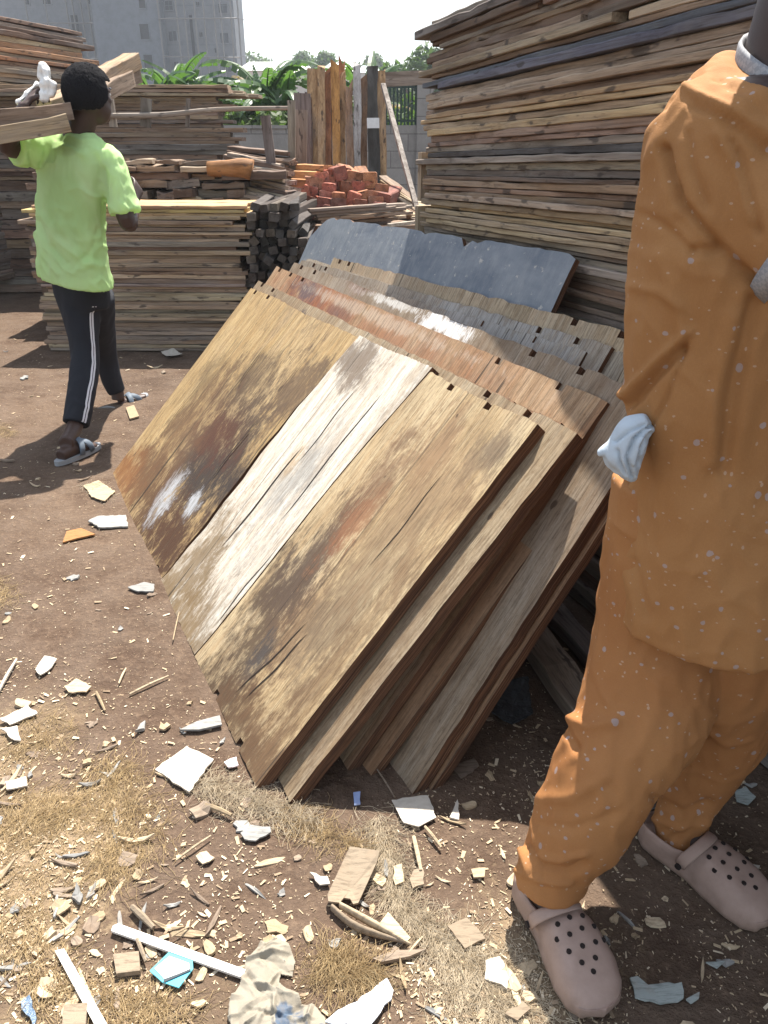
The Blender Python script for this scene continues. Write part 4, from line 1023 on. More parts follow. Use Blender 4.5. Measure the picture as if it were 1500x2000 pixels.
def litter():
    """uncountable crumbs, shavings and sawdust flecks"""
    rr = np.random.RandomState(5); V = []; F = []; MI = []
    n = 0; tries = 0
    while n < 9000 and tries < 160000:
        tries += 1
        px, py = rr.uniform(-30, 1530), rr.uniform(640, 2040)
        if rr.rand() > dens(px, py) * .62 * (.5 + py / 2000): continue
        p = G(px, py)
        if not free(p) or p.y > 6.5: continue
        if noise.noise(Vector((p.x * 5, p.y * 5, 7))) < rr.uniform(-.5, .35): continue
        L = (.0011 + .0022 * rr.rand() ** 2 + .0045 * (rr.rand() < .09)) * (1 + p.y * .22); W = L * rr.uniform(.15, .55); a = rr.uniform(0, 6.28); ca, sa = math.cos(a), math.sin(a)
        z = hz(p.x, p.y) + .0012 + rr.uniform(0, .0015); i = len(V); tz = rr.uniform(-.25, .25) * L
        q = [(-L, -W * rr.uniform(.3, 1)), (L, -W), (L * rr.uniform(.6, 1), W * rr.uniform(.3, 1)), (-L, W)]
        for j, (x, y) in enumerate(q): V.append((p.x + x * ca - y * sa, p.y + x * sa + y * ca, z + (tz if j in (1, 2) else -tz * .3) + abs(tz)))
        for j in range(4): V.append((V[i + j][0], V[i + j][1], V[i + j][2] - .0012))
        F += [(i, i + 1, i + 2, i + 3), (i, i + 4, i + 5, i + 1), (i + 1, i + 5, i + 6, i + 2), (i + 2, i + 6, i + 7, i + 3), (i + 3, i + 7, i + 4, i)]; MI += [[0, 0, 1, 2][rr.randint(4)]] * 5; n += 1
    m0 = plain('shaving_pale', (.40, .31, .20), .9, .25, 90); m1 = plain('shaving_dull', (.24, .175, .115), .9, .3, 90); m2 = plain('shaving_bright', (.56, .47, .34), .9, .2, 90)
    o = link('wood_shavings', mesh('wood_shavings', V, F, [m0, m1, m2], mi=MI)); tag(o, 'crumbs and fine shavings of wood strewn over the bare earth', 'wood shavings', kind='stuff')
litter()

# coir-like tangles of dry fibre
def fibre_mat(name, c1, c2):
    t = NT(name, .85, .25); co = t.coord(); n = t.noise(co, 35, 4, .7); return t.done(t.mix(t.g(n, .35, .65), c1, c2))
M_FIB = fibre_mat('dry_fibre', (.26, .18, .09), (.48, .36, .20)); M_FIB2 = fibre_mat('pale_fibre', (.34, .27, .18), (.54, .46, .34))
def fibres(path, w, n, L, seed, label, mat, height=.02, curl=1.0, name='fibre_clump', dirv=None, th=.0004):
    """path: ground points (px); strands strewn along it"""
    P = [G(*q) for q in path]; pts, wd = spline(P, w if isinstance(w, list) else [w] * len(P), 6) if len(P) > 1 else (P, [w]); rr = random.Random(seed); V = []; F = []
    for k in range(n):
        j = rr.randrange(len(pts)); c = pts[j] + Vector((rr.gauss(0, 1), rr.gauss(0, 1), 0)) * wd[j] * .5
        t = (pts[min(j + 1, len(pts) - 1)] - pts[max(j - 1, 0)]); a = math.atan2(t.y, t.x) + rr.gauss(0, .55) if t.length > 0 and curl < 2 else rr.uniform(0, 6.28)
        if rr.random() < .25: a = rr.uniform(0, 6.28)
        l = L * rr.uniform(.5, 1.4); m = 5; k1 = rr.gauss(0, 1.2) * curl; p = c.copy(); z0 = rr.uniform(0, height) * max(0, 1 - ((c - pts[j]).length / (wd[j] + 1e-6))); prev = None
        for i in range(m + 1):
            s = i / m; zz = hz(p.x, p.y) + .002 + z0 * (1 - abs(2 * s - 1) * .6); i0 = len(V)
            V += [(p.x - math.sin(a) * th, p.y + math.cos(a) * th, zz), (p.x + math.sin(a) * th, p.y - math.cos(a) * th, zz), (p.x, p.y, zz + th * 1.5)]
            if i: F += [(i0 - 3, i0, i0 + 2, i0 - 1), (i0 - 1, i0 + 2, i0 + 1, i0 - 2)]
            a += k1 / m * 1.4 + rr.gauss(0, .3); p = p + Vector((math.cos(a), math.sin(a), 0)) * (l / m)
    o = link(name, mesh(name, V, F, [mat])); tag(o, label, 'dry fibre', 'clumps of dry fibre on the ground'); return o
fibres([(205, 1490), (235, 1560), (250, 1620), (215, 1700)], [.04, .09, .10, .05], 846, .07, 1, 'golden fibre clump trailing over the near left ground, left of the white paper tile', M_FIB)
fibres([(-10, 1620), (40, 1600), (120, 1590)], [.12, .10, .04], 620, .07, 2, 'golden fibre spread at the photo edge, left of the longest fibre clump', M_FIB)
fibres([(20, 1720), (50, 1850), (100, 1930)], [.10, .08, .04], 507, .06, 3, 'thin golden fibre spread beside the nearer white strip', M_FIB)
fibres([(395, 1525), (450, 1550), (520, 1575), (600, 1600)], [.03, .055, .045, .03], 846, .05, 4, 'matted fibre drift at the foot of the front and second panels', M_FIB2, .025)
fibres([(560, 1590), (620, 1620), (690, 1650)], [.05, .03, .01], 253, .06, 14, 'thin wisp of fibre trailing from the foot of the second panel', M_FIB)
fibres([(735, 1600), (760, 1680), (775, 1760), (850, 1830), (940, 1900)], [.035, .02, .022, .03, .05], 1297, .06, 5, 'long rope-like trail of fibre running down to the clog of the person in orange', M_FIB2, .018, .7)
fibres([(640, 1860), (660, 1895), (720, 1905)], [.02, .03, .012], 507, .07, 6, 'tight curled tuft of golden fibre beside the crumpled cloth', M_FIB, .04, 1.4)
fibres([(880, 1850), (930, 1920), (990, 1990)], [.07, .09, .08], 846, .07, 7, 'pale fibre spread left of the near clog', M_FIB2, .012)
fibres([(-10, 1135), (12, 1175)], [.05, .05], 197, .05, 8, 'small golden fibre tuft at the photo edge halfway down', M_FIB)
fibres([(175, 945), (205, 965)], [.03, .03], 146, .05, 9, 'pale fibre tuft at the far foot of the front panel', M_FIB2)
fibres([(-5, 830), (15, 845)], [.06, .04], 146, .06, 10, 'small golden fibre tuft beside the shadow of the walking man', M_FIB)
fibres([(180, 1950), (260, 1975), (330, 1990)], [.05, .06, .05], 394, .06, 11, 'golden fibre spread between the two white strips', M_FIB)
fibres([(60, 1400), (110, 1440), (30, 1470)], [.05, .05, .05], 253, .06, 12, 'sparse fibre around the bright white scraps at the left', M_FIB)

# single pieces one can point to
def flat_piece(name, px, T, mat, label, cat, lift=0.0, group=None, curl=.0, wob=.0, col=None, sub=0):
    P = [G(*q) for q in px]; c = sum(P, Vector()) / len(P); z = hz(c.x, c.y)
    pts = []
    for i, p in enumerate(P):
        q = P[(i + 1) % len(P)]; n = max(1, int((q - p).length / .012)) if wob else 1
        for k in range(n):
            w = p.lerp(q, k / n); pts.append(w - c + (Vector((rn(-wob, wob), rn(-wob, wob), 0)) if k else Vector()))
    n = len(pts)
    zz = lambda p: curl * (p.length ** 2) * 8
    V = [(p.x, p.y, zz(p)) for p in pts] + [(p.x, p.y, zz(p) + T) for p in pts] + [(0, 0, 0), (0, 0, T)]
    F = [(i, (i + 1) % n, n + (i + 1) % n, n + i) for i in range(n)] + [(2 * n + 1, n + i, n + (i + 1) % n) for i in range(n)] + [(2 * n, (i + 1) % n, i) for i in range(n)]
    area = sum(pts[i].x * pts[(i + 1) % n].y - pts[(i + 1) % n].x * pts[i].y for i in range(n))
    if area < 0: F = [tuple(reversed(f)) for f in F]
    o = link(name, mesh(name, V, F, [mat]), None, (c.x, c.y, z + lift + .004), None, col); tag(o, label, cat, group); return o
random.seed(41)
M_WHITE = plain('white_laminate', (.62, .60, .56), .5, .22, 22); M_WPAPER = plain('white_paper', (.44, .40, .34), .85, .3, 45, bump=.3); M_CYAN = plain('cyan_plastic', (.10, .42, .52), .3, .1, 20)
M_GREY = chip_mat('greenish_grey_card', (.30, .33, .31), (.34, .37, .35)); M_CARD = chip_mat('weathered_card', (.22, .17, .12), (.27, .215, .155)); M_ORBARK = chip_mat('orange_bark', (.26, .13, .05), (.30, .15, .06))
o = flat_piece('white_strip', [(222, 1812), (232, 1808), (480, 1898), (474, 1914), (218, 1822)], .006, M_WHITE, 'white strip running from the left under the crumpled cloth', 'strip', .004)
o = flat_piece('white_strip', [(108, 1860), (126, 1856), (215, 2012), (192, 2016)], .006, M_WHITE, 'nearer white strip running off the bottom of the photo', 'strip', .003)
o = flat_piece('thin_splint', [(150, 1890), (155, 1888), (196, 1980), (190, 1982)], .003, M_CHIP, 'thin splint lying alongside the nearer white strip', 'splint')
pk = empty('plastic_packet', (0, 0, 0)); c0 = G(336, 1898); pk.location = (c0.x, c0.y, 0)
def quad_on(px, z, T, m, name, par, off):
    P = [G(*q) - Vector((off.x, off.y, 0)) for q in px]; n = len(P); V = [(p.x, p.y, z) for p in P] + [(p.x, p.y, z + T) for p in P]
    F = [tuple(range(n, 2 * n)), tuple(reversed(range(n)))] + [(i, (i + 1) % n, n + (i + 1) % n, n + i) for i in range(n)]
    if (P[1] - P[0]).cross(P[2] - P[1]).z < 0: F = [tuple(reversed(f)) for f in F]
    return link(name, mesh(name, V, F, [m]), par)
quad_on([(293, 1900), (330, 1864), (377, 1880), (378, 1896), (350, 1933), (318, 1922)], .003, .003, M_CYAN, 'edge', pk, c0); quad_on([(303, 1896), (332, 1872), (370, 1886), (372, 1898), (322, 1917)], .0064, .001, M_WHITE, 'face', pk, c0)
quad_on([(320, 1920), (372, 1898), (374, 1901), (322, 1924)], .0078, .0008, plain('dark_line', (.05, .06, .07)), 'fold_line', pk, c0)
tag(pk, 'white and cyan plastic packet lying against the longer white strip', 'packet')
flat_piece('wood_offcut', [(222, 1868), (272, 1862), (275, 1900), (228, 1906)], .012, M_CARD, 'square tan offcut lying left of the cyan packet', 'offcut')
flat_piece('wood_offcut', [(126, 1966), (172, 1962), (168, 2006), (122, 2010)], .012, M_CARD, 'square tan offcut at the photo bottom left of the nearer white strip', 'offcut')
flat_piece('paper_tile', [(303, 1505), (365, 1459), (418, 1485), (370, 1549)], .005, M_WPAPER, 'large cracked white tile of paper near the foot of the front panel', 'paper', .003, wob=.0025)
flat_piece('card_piece', [(684, 1673), (742, 1684), (736, 1700), (700, 1772), (690, 1774), (684, 1762), (668, 1760), (664, 1772), (642, 1772), (640, 1758)], .005, M_CARD, 'brown card lying beside the fibre trail, curled at its lower edge', 'card', .006, curl=.4)
for i, pts in enumerate([[(648, 1772), (700, 1812), (798, 1842)], [(664, 1768), (725, 1802), (802, 1844)]]):
    P = [G(*q, .008 + .004 * i) for q in pts]; pp, rad = spline(P, [(.010, .004), (.012, .005), (.003, .002)], 5)
    b = MB().tube(pp, rad, 8, up=(0, 0, 1) if False else None); tag(b.build('bark_strip', [M_CARD, M_CHIP][i], None, True), ['outer curved bark strip below the brown card', 'inner curved bark strip below the brown card'][i], 'bark', 'curved bark strips below the brown card')
flat_piece('wood_flake', [(735, 1818), (758, 1787), (802, 1838), (795, 1844)], .004, M_CHIP, 'triangular pale flake beside the curved bark strips', 'wood flake', .006)
flat_piece('paper_scrap', [(765, 1566), (835, 1557), (852, 1600), (818, 1618), (788, 1610)], .003, M_WPAPER, 'white paper scrap crossing the shadow edge below the panels', 'paper', .004, wob=.0025)
flat_piece('paper_sheet', [(636, 2010), (660, 1985), (720, 1948), (756, 1922), (768, 1945), (764, 1962), (720, 2015)], .004, plain('bluish_white_sheet', (.70, .74, .78), .5, .08, 14, bump=.5), 'crumpled bluish white sheet at the bottom of the photo right of the cloth', 'paper', .006, wob=.003, curl=.2)
flat_piece('wood_flake', [(874, 1812), (912, 1795), (948, 1836), (908, 1856)], .005, M_CARD, 'square tan flake left of the near clog, upper one', 'wood flake', .003, wob=.002)
flat_piece('wood_flake', [(948, 1880), (975, 1872), (1000, 1905), (990, 1936), (946, 1916)], .004, M_WPAPER, 'whitish splintered flake right beside the near clog', 'wood flake', .004, wob=.004)
flat_piece('wood_stick', [(728, 1878), (770, 1863), (832, 1860), (800, 1874), (745, 1885)], .009, M_CHIPD, 'pinkish brown pointed stick lying right of the fibre tuft', 'stick')
flat_piece('bark_piece', [(122, 1058), (130, 1036), (158, 1030), (186, 1042), (150, 1050)], .006, M_ORBARK, 'orange bark flake near the far foot of the front panel', 'bark', .003)
flat_piece('grey_flake', [(172, 1018), (190, 1008), (246, 1006), (250, 1028), (196, 1030)], .006, M_CHIPG, 'grey flaked wood tucked at the foot of the front panel', 'wood flake', .002, wob=.003)
flat_piece('pale_flake', [(163, 948), (192, 938), (225, 960), (205, 978), (178, 970)], .004, M_CHIP, 'pale splintered flake at the far foot of the front panel', 'wood flake', .003, wob=.003)
flat_piece('grey_sliver', [(352, 1430), (385, 1414), (430, 1402), (434, 1420), (390, 1430)], .006, M_CHIPG, 'blue-grey sliver poking out at the foot of the front panel', 'wood flake', .004)
flat_piece('grey_flake', [(250, 1150), (282, 1140), (302, 1144), (300, 1158), (270, 1158)], .005, M_CHIPG, 'small grey flake halfway along the foot of the front panel', 'wood flake', .002, wob=.002)
for i, (a, b, w, lb, m) in enumerate([((253, 1356), (329, 1320), .010, 'tan stick lying near the foot of the front panel', M_CHIP), ((344, 1680), (412, 1632), .007, 'thin stick lying below the white paper tile', M_CHIP), ((-5, 1354), (32, 1288), .013, 'white stick at the left edge of the photo', M_WPAPER), ((335, 1830), (370, 1810), .005, 'tiny stick above the cyan packet', M_CHIP), ((338, 1250), (350, 1195), .006, 'pale splinter standing near the front panel foot', M_CHIP), ((790, 1872), (825, 1830), .006, 'thin pale stick left of the fibre trail end', M_CHIP), ((232, 1335), (246, 1305), .008, 'dull peg of wood right of the white scraps', M_CHIP), ((188, 1352), (205, 1388), .011, 'short pale block lying on end below the tan stick', M_CHIP),
                                      ((258, 1772), (300, 1812), .018, 'rounded wood peg lying above the longer white strip', M_CARD), ((268, 1835), (285, 1878), .012, 'flat splinter crossing under the longer white strip', M_CARD), ((735, 1500), (770, 1555), .006, 'thin grey stick lying in the shade at the foot of the panels', M_CHIPD), ((830, 1615), (862, 1655), .010, 'tan splinter leaning off the white paper scrap', M_CHIP), ((808, 1635), (822, 1700), .014, 'flat pale splinter right of the fibre trail', M_CHIP), ((402, 1572), (452, 1592), .014, 'tan splinter lying on the fibre drift', M_CHIP), ((1155, 1668), (1205, 1625), .012, 'bark splinter between the two clogs', M_CARD)]):
    A = G(*a, .006); B = G(*b, .006); d = B - A; bb = MB(); r = random.Random(i)
    pts, rad = spline([A, A.lerp(B, .5) + Vector((0, 0, .002)), B], [(w * .45, w * .3), (w * .5, w * .35), (w * .3, w * .25)], 3); bb.tube(pts, rad, 6); tag(bb.build('stick', m), lb, 'stick')
for i, (pts, lb, m) in enumerate([([(0, 1408), (55, 1380), (75, 1398), (20, 1420)], 'bright white scrap, upper one of the pair at the left edge', M_WPAPER), ([(0, 1428), (35, 1422), (42, 1452), (30, 1450)], 'bright white scrap, lower one of the pair at the left edge', M_WPAPER), ([(70, 1310), (88, 1285), (112, 1290), (95, 1312), (80, 1322)], 'white papery scrap above the pair at the left edge', M_WPAPER), ([(126, 1345), (150, 1330), (180, 1345), (170, 1356), (135, 1356)], 'rounded pale flake left of the short pale block', M_CHIP),
                                  ([(12, 1530), (52, 1520), (55, 1538), (14, 1546)], 'white scrap in the fibre at the left edge', M_WPAPER), ([(605, 1708), (640, 1716), (645, 1730), (625, 1732)], 'white flake left of the brown card', M_WPAPER), ([(470, 1630), (490, 1614), (528, 1618), (530, 1628), (500, 1645), (478, 1642)], 'grey curled leaf below the foot of the second panel', M_CHIPG), ([(768, 1695), (785, 1690), (788, 1725), (772, 1732)], 'pale flake beside the fibre trail', M_CHIP), ([(800, 1720), (808, 1702), (825, 1698), (828, 1730), (806, 1738)], 'rounded pale stone-like chip right of the fibre trail', M_CARD), ([(920, 1700), (948, 1697), (946, 1715), (925, 1716)], 'bright flake in the open ground left of the near ankle', M_CHIP),
                                  ([(1230, 1912), (1245, 1908), (1262, 1925), (1330, 1922), (1334, 1952), (1290, 1962), (1240, 1950)], 'torn greenish grey card in the shade at the bottom right', M_GREY), ([(1455, 1690), (1482, 1698), (1475, 1710), (1456, 1704)], 'small white tile in the shade above the far clog', M_WPAPER), ([(1434, 1548), (1455, 1540), (1475, 1560), (1460, 1575), (1438, 1568)], 'grey leaf in the shade behind the far clog', M_GREY), ([(1412, 1500), (1430, 1498), (1442, 1512), (1418, 1525)], 'grey-green scrap in the shade beside the rear leg', M_GREY), ([(1340, 1952), (1366, 1938), (1365, 1950), (1350, 1960)], 'small pale scrap right of the torn card', M_GREY), ([(1378, 1882), (1415, 1880), (1400, 1893)], 'leaf-shaped grey scrap in the shade below the far clog', M_GREY), ([(985, 1985), (1020, 1960), (1036, 1975), (1010, 1998)], 'pinkish tan block left of the near clog toe', M_CARD),
                                  ([(880, 1500), (925, 1485), (935, 1500), (900, 1525)], 'dark card scrap in the deep shade beside the panels', M_CHIPD), ([(878, 1600), (893, 1566), (896, 1605)], 'pointed white sliver touching the shadow edge', M_WPAPER), ([(690, 1552), (704, 1550), (704, 1574), (692, 1576)], 'small blue wrapper in the shade below the panels', plain('blue_wrapper', (.25, .32, .52), .4, .2, 60)), ([(438, 1490), (462, 1480), (466, 1496), (446, 1500)], 'crumpled pinkish white wrapper at the foot of the front panel', plain('pinkish_wrapper', (.70, .60, .62), .4, .3, 120, bump=.8)), ([(975, 1340), (1030, 1335), (1040, 1400), (1000, 1425), (960, 1400)], 'dark glossy bag in the deep shade right of the panels', plain('dark_bag', (.05, .055, .06), .25, .3, 40, .5, .8)), ([(42, 1958), (58, 1945), (72, 1990), (66, 2012)], 'blue plastic scrap at the left bottom edge', plain('blue_plastic', (.10, .15, .22), .3, .3, 60, .5, .8)), ([(315, 690), (340, 684), (356, 694), (330, 700)], 'white scrap lying in front of the waist-high stack', M_WPAPER), ([(1290, 1672), (1300, 1670), (1300, 1676), (1290, 1677)], 'tiny chip', M_CHIP)][:-1]):
    flat_piece('scrap', pts, .004, m, lb, 'scrap', .003, wob=.003, curl=.2)
flat_piece('wood_slab', [(246, 798), (262, 793), (272, 815), (254, 820)], .008, M_CHIP, 'squarish pale slab lying behind the raised heel of the walking man', 'wood flake')

# crumpled cloth
def cloth():
    P = [G(*q) for q in [(512, 1842), (540, 1835), (566, 1850), (578, 1880), (572, 1910), (550, 1906), (546, 1925), (585, 1950), (590, 1968), (615, 1965), (636, 1995), (640, 2040), (470, 2040), (445, 2000), (448, 1960), (470, 1925), (480, 1880)]]
    c = sum(P, Vector()) / len(P); N = 150; 
    xs = [p.x for p in P]; ys = [p.y for p in P]; x0, x1, y0, y1 = min(xs), max(xs), min(ys), max(ys)
    def inside(x, y):
        k = False; j = len(P) - 1
        for i in range(len(P)):
            if (P[i].y > y) != (P[j].y > y) and x < (P[j].x - P[i].x) * (y - P[i].y) / (P[j].y - P[i].y) + P[i].x: k = not k
            j = i
        return k
    def dist(x, y):
        m = 9; q = Vector((x, y, 0))
        for i in range(len(P)):
            a, b = P[i], P[(i + 1) % len(P)]; t = max(0, min(1, (q - a).dot(b - a) / (b - a).length_squared)); m = min(m, (q - a - (b - a) * t).length)
        return m
    rf = random.Random(12); FO = []
    for _ in range(70):
        ax, ay = rf.uniform(x0, x1), rf.uniform(y0, y1); an = rf.uniform(0, 6.28); l = rf.uniform(.03, .11); FO.append((ax, ay, ax + l * math.cos(an), ay + l * math.sin(an), rf.uniform(.004, .016), rf.choice([1, 1, -.6]) * rf.uniform(.004, .014)))
    V = []; idx = {}; F = []
    def rid(x, y, s, k): n_ = noise.noise(Vector((x * s + k, y * s, k * 3.3))); return 1 - abs(n_) * 2.2
    for j in range(N + 1):
        for i in range(N + 1):
            x = x0 + (x1 - x0) * i / N; y = y0 + (y1 - y0) * j / N
            if inside(x, y):
                d = dist(x, y); z = .006 + min(d, .03) * .30 + .010 * abs(noise.noise(Vector((x * 10, y * 10, 9))))
                for (ax, ay, bx, by, w, h) in FO:
                    L2 = (bx - ax) ** 2 + (by - ay) ** 2; tt = ((x - ax) * (bx - ax) + (y - ay) * (by - ay)) / L2; tc = max(0, min(1, tt))
                    dd = math.hypot(x - ax - (bx - ax) * tc, y - ay - (by - ay) * tc)
                    if dd < w: z += h * (1 - dd / w) * (1 - abs(2 * tc - 1) * .8)
                z = max(.003, z)
                idx[i, j] = len(V); V.append((x - c.x, y - c.y, z))
    for (i, j) in idx:
        q = [(i, j), (i + 1, j), (i + 1, j + 1), (i, j + 1)]
        if all(k in idx for k in q): F.append(tuple(idx[k] for k in q))
    t = NT('grey_beige_cloth', .9, .15); co = t.coord(); n = t.noise(co, 7, 4, .6); w = t.noise(co, 160, 2, .5)
    col = t.mix(t.g(n, .60, .63), (.25, .225, .18), (.075, .105, .15)); col = t.mix(t.math('MULTIPLY', t.g(t.noise(co, 30, 4, .7), .5, .7), .4), col, (.22, .18, .14))
    m = t.done(col, t.bump(w, .3, .002))
    o = link('crumpled_cloth', mesh('crumpled_cloth', V, F, [m], True), None, (c.x, c.y, 0)); s = o.modifiers.new('thick', 'SOLIDIFY'); s.thickness = .003
    tag(o, 'crumpled grey-beige cloth with blue patches lying at the bottom of the photo', 'cloth')
cloth()
# ------------------------------------------------------------------ people
def blob_vf(c, r, M=None, n=14):
    V = []; F = []; c = Vector(c)
    for i in range(n + 1):
        th = math.pi * i / n
        for k in range(n * 2):
            ph = math.pi * k / n; p = Vector((math.sin(th) * math.cos(ph) * r[0], math.sin(th) * math.sin(ph) * r[1], math.cos(th) * r[2]))
            if M: p = M @ p
            V.append(c + p)
    m = n * 2
    for i in range(n):
        for k in range(m):
            a = i * m + k; b = i * m + (k + 1) % m
            F.append((a, a + m, b + m, b))
    return V, F
def fuse(name, parts, voxel, mats, parent, smooth=3, disp=None, dec=None):
    """joins overlapping closed shapes into one continuous surface"""
    mb = MB()
    for v, f in parts: mb.add(v, f)
    me = mesh(name, mb.v, mb.f)
    bm = bmesh.new(); bm.from_mesh(me); bmesh.ops.remove_doubles(bm, verts=bm.verts, dist=1e-6); bmesh.ops.recalc_face_normals(bm, faces=bm.faces); bm.to_mesh(me); bm.free()
    o = link(name, me); md = o.modifiers.new('r', 'REMESH'); md.mode = 'VOXEL'; md.voxel_size = voxel; md.adaptivity = 0
    dg = bpy.context.evaluated_depsgraph_get(); dg.update(); ev = o.evaluated_get(dg); me2 = bpy.data.meshes.new_from_object(ev)
    o.modifiers.clear(); bm = bmesh.new(); bm.from_mesh(me2)
    for _ in range(smooth): bmesh.ops.smooth_vert(bm, verts=bm.verts, factor=.5, use_axis_x=True, use_axis_y=True, use_axis_z=True)
    bm.normal_update()
    if disp:
        dv = [(v, disp(v.co, v.normal)) for v in bm.verts]
        for v, d in dv: v.co += d
        bmesh.ops.smooth_vert(bm, verts=bm.verts, factor=.4, use_axis_x=True, use_axis_y=True, use_axis_z=True)
    for f in bm.faces: f.smooth = True
    bm.to_mesh(me2); bm.free(); me2.name = name
    for m in mats: me2.materials.append(m)
    o.data = me2; bpy.data.meshes.remove(me)
    if parent: o.parent = parent
    return o
def sp(pts, rad, sub=4, seg=20, up=None):
    p, r = spline(pts, rad, sub); return tube_vf(p, r, seg, True, 1.0, up)
def rings(rows, lat, seg=40, power=2.3):
    """torso-like loft; rows: (centre, rx along LAT, ry across, tilt)"""
    lat = Vector(lat).normalized(); fr = Vector((-lat.y, lat.x, 0)); V = []; F = []; out = []
    n = len(rows)
    for i in range(n - 1):
        for k in range(4):
            t = k / 4; s = t * t * (3 - 2 * t) if False else t
            a, b = rows[i], rows[i + 1]; out.append((a[0].lerp(b[0], s), a[1] * (1 - s) + b[1] * s, a[2] * (1 - s) + b[2] * s, a[3] * (1 - s) + b[3] * s if not isinstance(a[3], tuple) else tuple(p * (1 - s) + q * s for p, q in zip(a[3], b[3]))))
    out.append(rows[-1])
    for c, rx, ry, tl in out:
        tl, td = tl if isinstance(tl, tuple) else (tl, 0)
        for k in range(seg):
            a = 2 * math.pi * k / seg; ca, sa = math.cos(a), math.sin(a); e = 2 / power
            x = math.copysign(abs(ca) ** e, ca) * rx; y = math.copysign(abs(sa) ** e, sa) * ry
            V.append(c + lat * x + fr * y + Vector((0, 0, tl * x + td * y)))
    for i in range(len(out) - 1):
        for k in range(seg):
            a = i * seg + k; b = i * seg + (k + 1) % seg; F.append((a, b, b + seg, a + seg))
    F.append(tuple(reversed(range(seg)))); F.append(tuple(range((len(out) - 1) * seg, len(out) * seg)))
    return V, F
def hand_parts(w, d, nrm, side, curl, s=1.0):
    """w wrist, d towards the fingers, nrm back of the hand; side +1 puts the thumb at d x nrm"""
    d = Vector(d).normalized(); nrm = Vector(nrm); nrm = (nrm - d * nrm.dot(d)).normalized(); l = d.cross(nrm) * side; w = Vector(w); P = []
    P.append(sp([w - d * .02 * s, w + d * .03 * s, w + d * .075 * s, w + d * .092 * s], [(.016 * s, .024 * s), (.015 * s, .034 * s), (.014 * s, .040 * s), (.010 * s, .036 * s)], 3, 14, up=nrm))
    for k, (off, ln, r) in enumerate([(.030, .070, .0088), (.010, .080, .0092), (-.010, .074, .0088), (-.029, .058, .0078)]):
        p = w + d * .082 * s + l * off * s; pts = [p - d * .02 * s]; a = 0; q = p
        for j, f in enumerate((.42, .32, .26)):
            pts.append(q.copy()); a += curl * (1 + .1 * k) * (.7 if j == 0 else 1.0); q = q + (d * math.cos(a) - nrm * math.sin(a)) * ln * f * s + l * off * .12 * s
        pts.append(q); P.append(sp(pts, [r * s, r * s * 1.05, r * s, r * s * .92, r * s * .7], 3, 10))
    t0 = w + d * .025 * s + l * .024 * s; P.append(sp([t0, t0 + (d * .5 + l * .8 - nrm * .3).normalized() * .03 * s, t0 + (d * .8 + l * .6 - nrm * .5).normalized() * .058 * s, t0 + (d + l * .35 - nrm * .6).normalized() * .080 * s], [.013 * s, .0115 * s, .010 * s, .008 * s], 3, 10))
    return P
def head_parts(c, f, s=1.0, tilt=0.0):
    """c centre of the skull, f facing"""
    f = Vector(f).normalized(); up = Vector((0, 0, 1)); up = (up + f * tilt).normalized(); f = (f - up * f.dot(up)).normalized(); l = up.cross(f); M = Matrix((l, f, up)).transposed()
    c = Vector(c); T = lambda x, y, z: c + M @ Vector((x, y, z)) * s
    P = [blob_vf(c + M @ Vector((0, -.008, .012)) * s, (.074 * s, .094 * s, .092 * s), M), blob_vf(T(0, .030, -.045), (.060 * s, .060 * s, .072 * s), M),
         blob_vf(T(0, .062, -.088), (.028 * s, .026 * s, .022 * s), M), blob_vf(T(0, .070, .018), (.052 * s, .024 * s, .014 * s), M, 8),
         sp([T(0, .080, .012), T(0, .092, -.012), T(0, .104, -.030)], [.010 * s, .011 * s, .015 * s], 3, 10), blob_vf(T(-.014, .090, -.032), (.011 * s, .011 * s, .009 * s), M, 6), blob_vf(T(.014, .090, -.032), (.011 * s, .011 * s, .009 * s), M, 6),
         blob_vf(T(0, .084, -.054), (.025 * s, .012 * s, .007 * s), M, 8), blob_vf(T(0, .081, -.066), (.022 * s, .012 * s, .008 * s), M, 8),
         blob_vf(T(-.036, .062, -.018), (.022 * s, .018 * s, .018 * s), M, 8), blob_vf(T(.036, .062, -.018), (.022 * s, .018 * s, .018 * s), M, 8)]
    for sg in (-1, 1): P.append(sp([T(sg * .074, .004, .022), T(sg * .086, -.006, .014), T(sg * .085, -.006, -.012), T(sg * .075, .006, -.030)], [.008 * s, .010 * s, .009 * s, .007 * s], 3, 8))
    return P, T, M
def add_face(par, T, M, s, skin2):
    we = plain('eye_white', (.6, .56, .5), .3, .03); dk = plain('eye_dark', (.02, .012, .01), .2, .03)
    for sg in (-1, 1):
        b = MB(); b.add(*blob_vf(T(sg * .031, .078, .004), (.012 * s, .008 * s, .0075 * s), M, 8)); e = b.build('eye', we, par, True)
        b = MB(); b.add(*blob_vf(T(sg * .031, .085, .004), (.005 * s, .003 * s, .005 * s), M, 6)); b.build('iris', dk, e, True)
        b = MB(); b.add(*sp([T(sg * .014, .090, .024), T(sg * .034, .089, .030), T(sg * .050, .076, .024)], [.003 * s, .004 * s, .002 * s], 3, 6)); b.build('eyebrow', dk, par, True)
